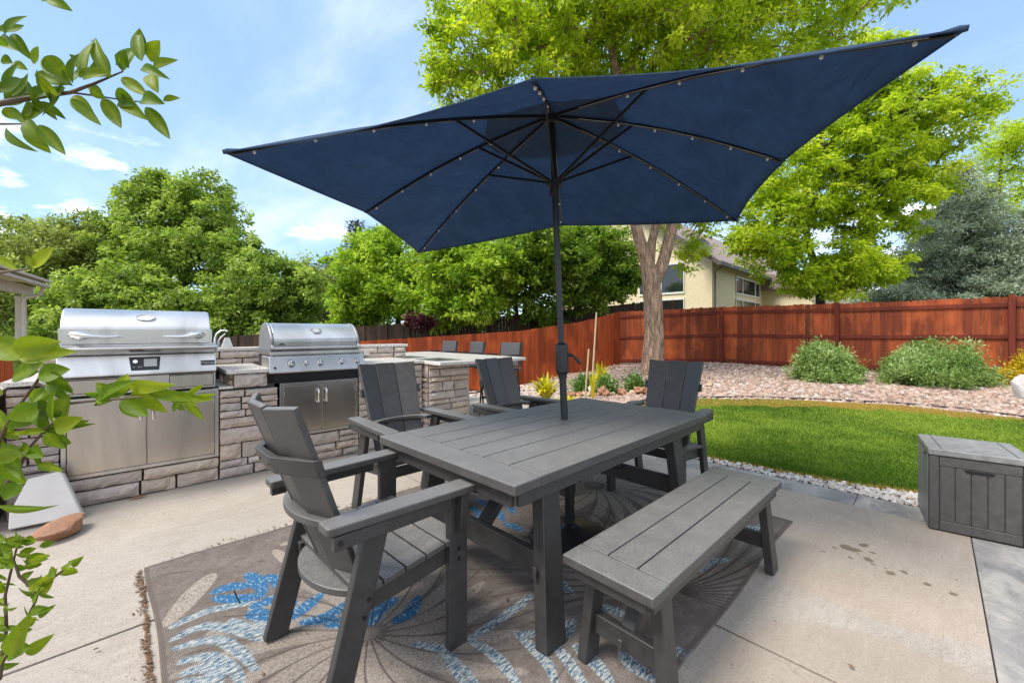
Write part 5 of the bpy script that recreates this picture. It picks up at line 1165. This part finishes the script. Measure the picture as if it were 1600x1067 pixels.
stdtree(190, 520, 20, 430, [(200,455,19,75,45,2),(140,470,19,60,45,2),(255,480,19,60,40,2),(180,505,18.5,110,25,2.4)], 624, 57, 0.29, 0.20, 0.11, M_MIDLEAF, 73, 'low spreading green tree behind the left grill', .18, 'ash_tree', lean=-50)
stdtree(70, 520, 22, 400, [(60,420,21,80,60,2.4),(20,400,21,60,45,2),(110,400,21,50,40,2),(90,360,21.5,40,16,1.2),(30,350,21.5,35,14,1.2),(40,480,20.5,80,35,2)], 624, 41, 0.31, 0.20, 0.09, M_OLIVE, 74, 'olive-green twiggy tree above the pale patio cover at the left', .2, 'elm_tree', tip=.007)
stdtree(145, 520, 23, 380, [(150,400,22,50,40,2),(140,350,22,40,14,1),(170,370,22,35,25,1)], 249, 39, 0.29, 0.19, 0.09, M_OLIVE, 75, 'olive-green twiggy tree between the patio cover and the tallest tree', .14, 'elm_tree', tip=.007)
stdtree(492, 520, 27, 430, [(490,460,26,35,40,2),(480,425,26.5,22,16,1)], 208, 39, 0.31, 0.21, 0.11, M_OLIVE, 76, 'pale olive tree in the gap between the two groups of trees', .14, 'elm_tree')
stdtree(-60, 520, 19, 420, [(-50,440,18,70,60,2),(-20,480,18,50,35,1.5)], 187, 36, 0.31, 0.21, 0.11, M_OLIVE, 77, 'olive tree mostly cut off by the left edge of the picture', .16, 'elm_tree')

# low growth under the far trees
m_pts = []
rr_ = np.random.default_rng(5)
for px in range(-60, 1000, 7):
    D = 19.5+rr_.uniform(-1, 6); m_pts.append(PD(px+rr_.uniform(-8,8), 519+rr_.uniform(-8, 18), D)[:])
V, Fc, ti = leafcloud(np.array(m_pts), 130, .75, .16, .08, 6, .2); tag(np_mesh('hedge_growth', V, Fc, M_DKLEAF, None, {'tint': ti}), 'tangled dark undergrowth beneath the trees beyond the fences', 'undergrowth', kind='stuff')

# shrubs in the gravel bed
def shrub(name, label, px, D, wpx, top_y, mat, seed, n=120, per=110, ll=.075, ww=.026, group=None, cat='shrub', flat=.9, droop=-.25):
    r_ = ray(px, 600); p = Vector((r_[0]*D, r_[1]*D, 0)); z = gz(p.x, p.y); a = wpx/2*D/F; h = (EYE+(Y0-top_y)*D/F)-z; root = thing(name, label, cat, (p.x, p.y, z), 0, group)
    g_ = np.random.default_rng(seed); cs = []
    while len(cs) < n:
        v = g_.normal(size=3); v /= np.linalg.norm(v); v[2] = abs(v[2]); k = (.6+.4*g_.random()) if g_.random() < .8 else g_.random(); lump = 1+.13*math.sin(v[0]*6+seed)+.10*math.cos(v[1]*7+v[2]*5)
        q = np.array([v[0]*(a-.08), v[1]*(a-.1)*.8, v[2]*(h-.12)+.04])*k*lump; q[2] = min(q[2], h*1.02)
        cs.append(q)
    cs = np.array(cs); cs[:,2] = np.maximum(cs[:,2], .05); m = MB()
    for q in cs[::2]: m.tube([(q[0]*.08, q[1]*.08, 0), (q[0]*.55, q[1]*.55, q[2]*.6), q], [.012,.007,.003], 5, False)
    m.build('stems', M_TWIG, root); V, Fc, ti = leafcloud(cs, per, .17, ll, ww, seed+3, droop, flat=flat); np_mesh('foliage', V, Fc, mat, root, {'tint': ti}); return root
shrub('shrub', 'rounded grey-green shrub against the red fence, the left and smaller of two', 1287, 9.3, 122, 532, M_BUSH, 81, 150, 120, group='grey-green shrubs by the red fence')
shrub('shrub', 'wide grey-green shrub against the red fence, the right and larger of two', 1457, 8.7, 172, 533, M_BUSH, 82, 230, 120, group='grey-green shrubs by the red fence')
shrub('golden_shrub', 'yellow-orange leaved shrub at the right edge of the picture', 1618, 8.0, 92, 548, M_YSHRUB, 83, 90, 80, .06, .035, droop=.1)
def strap(name, label, px, py, D, hgt, n, mat, seed, ww=.03, spread=.5, upright=False):
    r_ = ray(px, py); p = Vector((r_[0]*D, r_[1]*D, 0)); z = gz(p.x, p.y) if not upright else gz(p.x, p.y); root = thing(name, label, 'plant', (p.x, p.y, z-.01)); g_ = random.Random(seed); V = []; Fc = []; ti = []
    for _ in range(n):
        a = g_.uniform(0, 6.28); L = hgt*g_.uniform(.7,1.15); s = spread*g_.uniform(.3,1.1); w_ = ww*g_.uniform(.7,1.2); side = Vector((-math.sin(a), math.cos(a), 0)); b_ = len(V); t_ = g_.random()
        for i in range(7):
            f = i/6; c_ = Vector((math.cos(a)*s*f**1.3*L/hgt*hgt, math.sin(a)*s*f**1.3*L, L*(1.25*f-.65*f**3*s*1.4))); ww_ = w_*math.sin(math.pi*(.12+.86*f))
            V += [c_-side*ww_/2, c_+side*ww_/2]; ti += [t_, t_]
        for i in range(6): q = b_+2*i; Fc.append((q, q+1, q+3, q+2))
    np_mesh('leaves', [v[:] for v in V], Fc, mat, root, {'tint': ti}); return root
strap('daylily', 'tall golden strap-leaved plant left of the umbrella pole by the fence', 853, 622, 7.6, .55, 60, M_YELLOW, 91, .07, .75)
strap('daylily', 'lower golden plant directly beside the umbrella pole', 888, 636, 7.0, .32, 70, M_YELLOW, 92, .055, 1.2)
strap('daylily', 'small golden plant between the rocks and the short stake', 926, 617, 7.9, .46, 18, M_YELLOW, 93, .06, .3)
strap('daylily', 'upright golden plant behind the green perennials near the tall stake', 939, 585, 9.6, .62, 26, M_YELLOW, 94, .08, .5)
for i, (px, D, wp, ty, lb) in enumerate(((912, 8.9, 34, 586, 'low green perennial left of the tall stake'), (946, 8.6, 40, 582, 'low green perennial mound above the red rocks'), (992, 8.7, 38, 588, 'variegated green ground plant beside the far chair'))):
    shrub('perennial', lb, px, D, wp, ty, M_PEREN, 95+i, 26, 70, .07, .03, cat='plant')
for i, (px, py, sx_, c_) in enumerate(((893,602,.10,0),(905,598,.12,0),(916,604,.10,1),(927,610,.09,0),(941,605,.16,0),(957,606,.08,1),(972,602,.14,0),(988,604,.10,1),(999,601,.15,0),(1012,604,.11,0),(885,608,.10,0),(1109,596,.10,1))):
    lbs = ['long red edging rock at the left end of the row','tall red rock behind the umbrella pole','pale rock by the short stake','flat pinkish rock below the golden plant','largest square red rock in the edging row','narrow pale upright rock between two red rocks','rounded orange rock in the middle of the row','small pale pink rock beside the rounded orange one','broad orange-red rock left of the far chair back','small red rock half hidden by the far chair back','low red rock nearest the umbrella pole base of the bed','pale rock right of the far chair back']
    p = PD(px, py, 8.3 if px < 1100 else 9.0); rough_rock('edging_rock', lbs[i], 'rock', (p.x, p.y, gz(p.x, p.y)-.02), (sx_, sx_*.75, sx_*.8), M_PEB if c_ and False else (M_YROCK if c_ else M_ROCK), 120+i, i*1.1, 'edging rocks round the plants')
wd = plain('bare_wood_stake', (.48,.36,.22), .7)
for lb, a, b, D, r_ in (('tall pale wooden stake in front of the fence corner', (924,592), (932,488), 8.8, .022), ('short wooden stake left of the tall one', (914,618), (920,545), 8.0, .020)):
    p0, p1 = PD(*a, D), PD(*b, D); p0.z = gz(p0.x, p0.y)-.05; m = MB(); m.tube([Vector((0,0,0)), (p1-p0)*.5, p1-p0], [r_, r_*.9, r_*.8], 6); o = m.build('garden_stake', wd, None, smooth=True); o.location = p0; tag(o, lb, 'stake')
p = PD(924, 582, 8.5); o = rough_rock('white_stone', 'slanting white stone lying between the two stakes', 'rock', (p.x, p.y, gz(p.x,p.y)+.02), (.10,.05,.12), wb.m, 140, .8)
p = PD(1598, 640, 6.7); rough_rock('boulder', 'pale grey boulder at the right edge beneath the golden shrub', 'rock', (p.x+.1, p.y-.1, gz(p.x,p.y)-.03), (.24,.22,.30), stone('pale_granite', [(.5,.49,.48),(.58,.57,.56)]), 141, .3, sub=3, amp=.04)

# ------------------------------------------------------------------ houses and patio cover
stc = plain('beige_stucco', (.68,.57,.38), .9, var=.06, bump=.3, bs=60); rfm = MT('brown_shingles')
bt = rfm.n('ShaderNodeTexBrick', {'Vector': rfm.co(rot=(0,0,0)), 'Color1': (.30,.22,.20,1), 'Color2': (.23,.17,.155,1), 'Mortar': (.13,.10,.09,1), 'Scale': 3.0, 'Mortar Size': .02}); rfm.set(Base_Color=rfm.mix(rfm.rng(rfm.noise(25, 5), .35, .7, 0, .6), bt.outputs[0], (.36,.28,.26)), Roughness=.95)
gls = MT('window_glass'); gls.set(Base_Color=(.015,.022,.02), Roughness=.04); gls.p.inputs['Specular IOR Level'].default_value = .8
wfr = plain('window_white', (.68,.66,.60), .5); trim = plain('dark_trim', (.09,.075,.065), .6)
def house():
    X0, Y0_ = 25.1, 9.0; t = thing('house', 'beige stucco neighbour house with brown shingle roof behind the forked tree', 'house', (X0, Y0_, 0)); E = 5.55
    m = MB(); m.box(0,36,0,12,-.5,E); m.prism([(0,E),(12,E),(6,E+4.6)], .02, 35.9, 'x'); w_ = m.build('wall', stc, t)
    # roofs as slabs
    m = MB(); th = .18
    for s in (1, -1):
        y0 = 6-s*6.6; z0 = E-.42
        m.add([(-.6,y0,z0),(37,y0,z0),(37,6,E+4.72),(-.6,6,E+4.72),(-.6,y0,z0+th),(37,y0,z0+th),(37,6,E+4.72+th),(-.6,6,E+4.72+th)], [(0,3,2,1),(4,5,6,7),(0,1,5,4),(1,2,6,5),(2,3,7,6),(3,0,4,7)])
    
    m.build('roof', rfm.m, t)
    m = MB(); m.box(-.72,37,-.75,-.60,E-.50,E-.28); m.build('gutter', trim, t); 
    m = MB(); m.add([(-.66,-.6,E-.52),(-.66,6,E+4.55),(-.66,6,E+4.8),(-.66,-.6,E-.25),(-.60,-.6,E-.52),(-.60,6,E+4.55),(-.60,6,E+4.8),(-.60,-.6,E-.25)], [(0,1,2,3),(7,6,5,4),(0,4,5,1),(2,6,7,3)]); m.build('bargeboard', trim, t)
    m = MB(); m.tube([(.18,-.60,E-.45),(.12,-.12,E-.7),(.12,-.10,0)], .055, 8); m.build('downspout', trim, t)
    def win(face, a, b, z0, z1, nm=3):
        fr = MB(); gl = MB(); f = .12
        def B(mm, p, q, r_, s_, d0, d1):
            if face == 'f': mm.box(p, q, -d1, -d0, r_, s_)
            else: mm.box(-d1, -d0, p, q, r_, s_)
        B(fr, a, b, z0, z0+f, .02, .06); B(fr, a, b, z1-f, z1, .02, .06)
        for k in range(nm+1): c_ = a+(b-a)*([0,.26,.80,1][k] if nm == 3 else k/nm); B(fr, max(a, c_-f/2), min(b, c_+f/2), z0+f+.001, z1-f-.001, .02, .06)
        B(gl, a+.02, b-.02, z0+.02, z1-.02, .005, .018)
        W = fr.build('window', wfr, t); gl.build('pane', gls.m, W); return W
    win('f', 4.0, 9.2, 3.75, 4.95); win('f', 4.0, 9.2, 1.6, 3.5); win('f', 22, 28, 1.6, 3.6)
    win('l', 1.6, 4.6, 3.65, 5.6, 2); win('l', 1.6, 4.6, 1.2, 3.4, 2); win('l', 8.5, 9.6, 1.0, 2.6, 1)
    win('f', 20.6, 23, 1.2, 2.9, 2) if False else None
    return t
house()
t = thing('satellite_dish', 'grey satellite dish mounted on the corner of the beige house roof', 'satellite dish', PD(1096, 384, 23.4))
m = MB(); m.lathe([(.01,-.10),(.25,-.08),(.45,-.02),(.56,.05),(.57,.055),(.45,-.01),(.25,-.07),(.01,-.09)], (0,0,0), 28); d = m.build('dish', plain('dish_grey', (.10,.11,.11), .5), t, smooth=True); d.rotation_euler = (R(62), R(-12), R(-20)); d.scale = (1.15,.85,1)
m = MB(); m.tube([(0,0,-.1),(.15,.1,-.55),(.42,.35,-.80)], .035, 8); m.tube([(-.1,-.2,-.15),(.1,-.62,-.1)], .02, 6); m.build('mount', trim, t, smooth=True)

sid = plain('grey_siding', (.34,.34,.34), .8); 
b = PD(30, 519, 27); t = thing('house', 'grey sided house glimpsed through the trees behind the patio cover', 'house', (b.x, b.y, -1), R(20)); MB().box(-4,4,0,6,0,4).build('wall', sid, t); MB().prism([(-.5,3.9),(6.5,3.9),(3,6.2)], -4.4, 4.4, 'x').build('roof', rfm.m, t)
b = PD(470, 519, 34); t = thing('house', 'distant tan house glimpsed low between the tree groups', 'house', (b.x, b.y, -1.5), R(-40)); MB().box(-5,5,0,6,0,3.6).build('wall', stc, t); MB().prism([(-.5,3.5),(6.5,3.5),(3,5.6)], -5.4, 5.4, 'x').build('roof', rfm.m, t)

b = PD(1335, 519, 32); t = thing('house', 'second beige house low behind the tree beyond the red fence', 'house', (b.x, b.y, -.5), R(-12)); MB().box(-7,7,0,7,0,5.0).build('wall', stc, t); MB().prism([(-.6,4.9),(7.6,4.9),(3.5,6.4)], -7.5, 7.5, 'x').build('roof', rfm.m, t); W = MB().box(1.5,3.8,-.06,-.01,2.6,4.3).build('window', wfr, t); MB().box(1.65,2.6,-.065,-.0601,2.75,4.15).box(2.7,3.65,-.065,-.0601,2.75,4.15).build('pane', gls.m, W)

# pale patio cover, far left
def pergola():
    pk = plain('peach_white_paint', (.66,.58,.52), .55); a = PD(72, 449, 9); dv = Vector((-.74*CY+SY, .74*SY+CY, 0)).normalized(); b = a-dv*4.2; b.z = a.z
    o = Vector((a.x, a.y, -.6)); t = thing('patio_cover', 'pale painted patio cover with gutter and post at the left edge', 'patio cover', o); lf = Vector((-CY, SY, 0)); A, B = a-o, b-o
    MB().bar(A+Vector((0,0,.02)), B+Vector((0,0,.02)), .14, .06).build('gutter', pk, t, .01)
    MB().bar(A-dv*.02+Vector((0,0,.115)), B+Vector((0,0,.115)), .20, .05).build('roof_edge', pk, t, .008)
    m = MB(); m.bar(A+lf*.30-dv*.10+Vector((0,0,-.10)), B+lf*.30+Vector((0,0,-.10)), .10, .20); m.build('beam', pk, t, .006)
    m = MB(); v = [A, B, B+lf*2.6+Vector((0,0,.25)), A+lf*2.6+Vector((0,0,.25))]; m.add([p+Vector((0,0,.06)) for p in v]+[p+Vector((0,0,.10)) for p in v], [(0,3,2,1),(4,5,6,7),(0,1,5,4),(1,2,6,5),(2,3,7,6),(3,0,4,7)]); m.build('roof', pk, t)
    pp = PD(29.5, 470, 8.85)-o; m = MB(); m.bar((pp.x,pp.y,0),(pp.x,pp.y,A.z-.2),.10,.10); m.build('post', pk, t, .006)
    pp = PD(38, 470, 8.8)-o; m = MB(); m.tube([A+lf*.05-dv*.05+Vector((0,0,0)), A+lf*.10-dv*.08+Vector((0,0,-.16)), Vector((pp.x,pp.y,A.z-.26)), (pp.x,pp.y,A.z-.4), (pp.x,pp.y,0)], .036, 8); m.build('downspout', pk, t, smooth=True)
pergola()

# ------------------------------------------------------------------ citrus in the foreground
def citrus():
    root = thing('citrus_tree', 'glossy green citrus branches reaching in from the left edge, closest thing to the camera', 'plant', PD(-230, 1120, .95)[:2]+(.0,)); o = root.location.copy(); r = random.Random(4); n_ = MB()
    V = []; Fc = []; ti = []
    def leaf(base, tip, width, curl=.12, roll=0., tint=.5, wave=0.):
        base, tip = Vector(base)-o, Vector(tip)-o; d = tip-base; L = d.length; d.normalize(); view = Vector((SY, CY, 0)); side = d.cross(view); 
        if side.length < .05: side = Vector((0,0,1))
        side.normalize(); nrm = side.cross(d).normalized(); side2 = side*math.cos(roll)+nrm*math.sin(roll); nrm2 = side2.cross(d).normalized(); b_ = len(V); NL, NW = 12, 4
        for i in range(NL+1):
            f = i/NL; w_ = width*(math.sin(math.pi*min(1, f**.82*.98+.015))**.85)*(1-.18*f)
            if i == NL: w_ = .0004
            c_ = base+d*L*f+nrm2*(curl*L*math.sin(math.pi*f))+Vector((0,0,-curl*L*f*f*.9))
            for j in range(-NW//2, NW//2+1):
                u = j/(NW/2); V.append(c_+side2*(w_/2*u)-nrm2*(abs(u)*w_*.20)+nrm2*wave*w_*math.sin(f*14+u*2)*.12*abs(u)); ti.append(min(1, max(0, tint+(.16 if j == 0 else 0)+r.uniform(-.05,.05))))
        for i in range(NL):
            for j in range(NW): q = b_+i*(NW+1)+j; Fc.append((q, q+1, q+NW+2, q+NW+1))
    def stem(pts, r0, r1, mat_list): k = len(pts); n_.tube([p-o for p in pts], [r0+(r1-r0)*i/(k-1) for i in range(k)], 8)
    def jit(): return r.uniform(-.05, .05)
    # upper branch
    D = .95; cv = lambda L: [(a*.45, b*.45) for a, b in L]
    stem([PD(-260,600,1.0), PD(-200,380,1.0), PD(-120,230,.98), PD(-40,170,.96), PD(20,158,D), PD(70,150,D), PD(110,145,D), PD(150,130,D), PD(192,112,D)], .011, .0016, 0)
    stem([PD(110,145,D), PD(150,150,D+.01), PD(200,158,D+.02), PD(235,160,D+.02)], .0025, .0012, 0); stem([PD(-60,185,.96), PD(0,194,D), PD(45,194,D-.01)], .004, .0015, 0)
    # leaves of the upper branch: base and tip in picture units of the place, width, tint
    up = [((75,0),(114,22),20,.45),((0,50),(38,37),24,.45),((0,60),(30,84),22,.42),((2,92),(20,98),18,.4),((20,53),(52,100),18,.42),((52,100),(60,70),22,.62),((55,115),(112,128),26,.5),((72,88),(110,128),30,.55),((20,100),(44,112),16,.62),((112,128),(128,98),22,.4),
          ((128,100),(108,84),10,.35),((132,122),(152,64) if 0 else (147,68),24,.55),((172,122),(149,66),20,.55),((192,112),(218,78),30,.38),((188,96),(190,85),10,.3),((222,96),(217,48),22,.5),((235,96),(250,62),30,.72),((240,105),(279,98),16,.55),((222,106),(266,132),17,.38),((240,115),(248,150),26,.72),((190,122),(232,148),20,.6),((130,122),(172,120),20,.6),
          ((140,140),(165,155),16,.55),((180,150),(208,154),26,.33),((115,150),(153,195),24,.58),((160,155),(190,196),24,.55),((195,158),(232,196),24,.55),((228,168),(266,214),22,.5),((222,155),(258,168),26,.35),((255,158),(282,155),14,.6),((60,150),(20,130),22,.35),((50,140),(0,160),26,.3),((90,150),(64,120),20,.6),((60,168),(30,188),24,.62),
          ((72,175),(30,185),30,.38) if 0 else ((72,172),(34,182),30,.4),((60,160),(90,185),14,.5),((44,194),(80,242),30,.62),((60,196),(103,240),22,.5),((10,198),(60,246),18,.42),((18,150),(44,110),20,.45),((0,140),(34,120),24,.3),((5,170),(28,186),18,.6),((80,140),(48,160),20,.3),((100,136),(80,165),22,.4),((10,145),(-30,110),24,.35),((-10,160),(-40,200),26,.4)]
    up += [((a[0]+r.uniform(-9,9), a[1]+r.uniform(-7,7)), (b[0]+r.uniform(-22,14), b[1]+r.uniform(-16,16)), w_*.85, max(.25, tt-.1)) for a, b, w_, tt in up if r.random() < .75 and b[0] < 230]
    for (bx, by), (tx, ty), w_, tt in up:
        dd = D+r.uniform(-.035,.035); dz = r.uniform(-.03,.03); leaf(PD(bx, by, dd), PD(tx, ty, dd+dz), w_*1.02*dd/F, r.uniform(.04,.12)*r.choice((1,-1)), r.uniform(-.35,.35), tt)
    # two isolated leaves at mid height and the middle cluster
    stem([PD(-220,620,1.0), PD(-80,470,.9), PD(0,426,.8), PD(45,420,.78)], .006, .0015, 0)
    for (bx, by), (tx, ty), w_, tt, dd in (((50,418),(84,384),26,.85,.78),((52,415),(40,398),14,.6,.78),((-5,402),(30,422),14,.75,.8)): leaf(PD(bx,by,dd), PD(tx,ty,dd), w_*dd/F, .06, .1, tt)
    Dm = .72
    stem([PD(-260,900,.9), PD(-120,800,.8), PD(-20,730,.74), PD(8,670,Dm), PD(25,640,Dm), PD(55,600,Dm), PD(75,570,Dm)], .0045, .0018, 0)
    stem([PD(60,600,Dm), PD(110,630,Dm), PD(150,626,Dm), PD(200,622,Dm), PD(250,618,Dm), PD(300,622,Dm+.01)], .0028, .0012, 0); stem([PD(25,740,Dm), PD(45,700,Dm), PD(70,672,Dm), PD(90,655,Dm)], .003, .0015, 0); stem([PD(-40,800,.76), PD(0,770,.74), PD(25,735,Dm)], .005, .003, 0)
    mdl = [((-10,535),(40,555),40,.6),((90,540),(-5,548) ,38,.62),((20,545),(95,535),38,.66),((30,560),(120,552),30,.7),((60,580),(20,570),30,.5),((20,590),(70,565),34,.55),((60,590),(110,580),34,.5),((75,580),(108,603),26,.45),((5,615),(-10,590),36,.7),((75,600),(115,610),24,.4),((45,622),(85,612),26,.6),
           ((45,628),(78,672),34,.42),((50,630),(100,648),32,.45),((60,640),(10,652),36,.5),((90,655),(110,618),34,.6),((86,670),(130,655),30,.75),((70,672),(140,655),16,.55),((72,680),(112,688),28,.42),((70,672),(25,676),12,.8),((72,676),(95,700),20,.6),((38,715),(-2,700),32,.5),((45,702),(38,690),36,.5),((50,700),(68,716),22,.35),((58,725),(100,733),14,.6),
           ((150,626),(215,600),24,.4),((190,614),(200,585),24,.75),((200,600),(275,606),24,.85),((180,618),(150,600),20,.5),((190,622),(232,648),26,.42),((205,612),(262,640),28,.62),((150,628),(178,612),18,.55),((230,612),(300,622),20,.55),((262,612),(310,640),18,.65),((270,615),(322,628),16,.6),((280,622),(336,626),12,.72),((292,618),(318,598),10,.7),((285,625),(320,654),14,.6),((300,622),(338,618),10,.66),((275,625),(290,645),14,.5),
           ((20,770),(40,745),28,.35),((25,750),(-5,768),40,.4),((2,700),(40,760),30,.5),((-8,720),(30,700),26,.55),((0,792),(92,795),10,.6),((-10,640),(30,690),30,.55)]
    mdl += [((a[0]+r.uniform(-8,8), a[1]+r.uniform(-8,8)), (b[0]+r.uniform(-22,12), b[1]+r.uniform(-18,18)), w_*.7, max(.3, tt-.12)) for a, b, w_, tt in mdl if r.random() < .85 and b[0] < 300]
    for (bx, by), (tx, ty), w_, tt in mdl:
        dd = Dm+r.uniform(-.04,.04); leaf(PD(bx, by, dd), PD(tx, ty, dd+r.uniform(-.03,.03)), w_*dd/F, r.uniform(.03,.10)*r.choice((1,-1)), r.uniform(-.3,.5), tt, 0)
    # lower sprigs
    Dl = 1.0
    for pts in ([(-60,1120),(0,1060),(10,980),(8,930),(20,880),(30,840)],[(0,1040),(30,990),(55,940),(62,920)],[(60,925),(80,905),(112,880)],[(15,870),(-20,850)],[(60,925),(30,900),(20,870)]): stem([PD(a, b, Dl) for a, b in pts], .0045, .0018, 0)
    lw = []
    for pts in ([(10,980),(8,930),(15,870),(30,840)],[(0,1040),(30,990),(55,940),(62,920),(80,905),(112,880)],[(60,925),(30,900),(15,870)],[(-15,1030),(-10,960),(-5,900),(0,840)]):
        for i in range(len(pts)-1):
            for k in range(5):
                f = r.random(); x_ = pts[i][0]*(1-f)+pts[i+1][0]*f; y_ = pts[i][1]*(1-f)+pts[i+1][1]*f; a = r.uniform(-2.8, .5); L = r.uniform(18, 38); lw.append(((x_, y_), (x_+math.cos(a)*L, y_+math.sin(a)*L*.6), r.uniform(9,15), r.uniform(.35,.72)))
    for k in range(26):
        x_ = r.uniform(-20, 70); y_ = r.uniform(838, 880); a = r.uniform(-.6, .6)+r.choice((0, 3.14)); L = r.uniform(20, 42); lw.append(((x_, y_), (x_+math.cos(a)*L, y_+math.sin(a)*L*.5-4), r.uniform(9,15), r.uniform(.3,.7)))
    lw += [((20,1025),(50,960),30,.6),((40,1020),(85,993),20,.6),((55,925),(90,892),26,.95),((60,962),(88,946),12,.5),((15,1020),(50,1012),26,.4),((62,968),(38,948),10,.5)]
    for (bx, by), (tx, ty), w_, tt in lw:
        dd = Dl+r.uniform(-.06,.06); leaf(PD(bx, by, dd), PD(tx, ty, dd+r.uniform(-.03,.03)), w_*dd/F, r.uniform(.03,.12)*r.choice((1,-1)), r.uniform(-.5,.7), tt)
    # main stems from a pot-sized root out of frame
    for e in (PD(-260,600,1.0), PD(-220,620,1.0), PD(-260,900,.9), PD(-60,1120,1.0)): stem([o+Vector((0,0,0)), o.lerp(e, .5)+Vector((0,0,.05)), e], .016, .009, 0)
    n_.build('stem', M_TWIG, root, smooth=True)
    c = np_mesh('leaves', [v[:] for v in V], Fc, M_CITRUS, root, {'tint': ti}, smooth=True)
citrus()

# ------------------------------------------------------------------ dry litter on the patio and rug
def litter():
    r = np.random.default_rng(9); P = []
    for k in range(1700):
        u = r.random()
        if u < .62: t_ = r.random(); P.append((.128+.006*math.sin(t_*9)-abs(r.normal())*(.004+.012*abs(math.sin(t_*7+math.sin(t_*23)))), 3.0-t_*1.6, .002+r.uniform(0,.006)))
        elif u < .70: t_ = r.random(); P.append((.2+t_*1.6, 3.02+abs(r.normal())*.03, .003))
        elif u < .93: P.append((2.0+r.normal()*.35, 1.62+r.normal()*.35, .014))
        else: P.append((r.uniform(-.5,3.6), r.uniform(.0,4.2), .014))
    V = []; Fc = []; ti = []
    for x, y, z in P:
        a = r.uniform(0, 6.28); L = r.uniform(.003,.010)*(1.6 if r.random() < .1 else 1); w_ = L*r.uniform(.25,.6); b = len(V); c_, s_ = math.cos(a), math.sin(a)
        for u, v, h in ((-L,0,0),(0,-w_,.002),(L,0,.003),(0,w_,.002)): V.append((x+u*c_-v*s_, y+u*s_+v*c_, z+h))
        Fc.append((b,b+1,b+2,b+3)); ti += [r.random()]*4
    tag(np_mesh('leaf_litter', V, Fc, leafmat('dry_litter', (.06,.035,.02), (.15,.085,.045), (.30,.16,.08), .1), None, {'tint': ti}), 'tiny brown dry leaf scraps along the rug edge and under the table', 'leaf litter', kind='stuff')
litter()
m = MB(); m.add([(-.05,0,.0),(-.02,-.018,.012),(.03,-.015,.016),(.06,.004,.006),(.02,.02,.010),(-.03,.016,.004)], [(0,1,2,3,4,5)]); o = m.build('dry_leaf', plain('rust_leaf', (.38,.12,.04), .7)); p = PZ(214, 779, 0); o.location = (p.x, p.y, .004); tag(o, 'single rust-coloured dry leaf on the concrete by the left cabinet base', 'leaf')
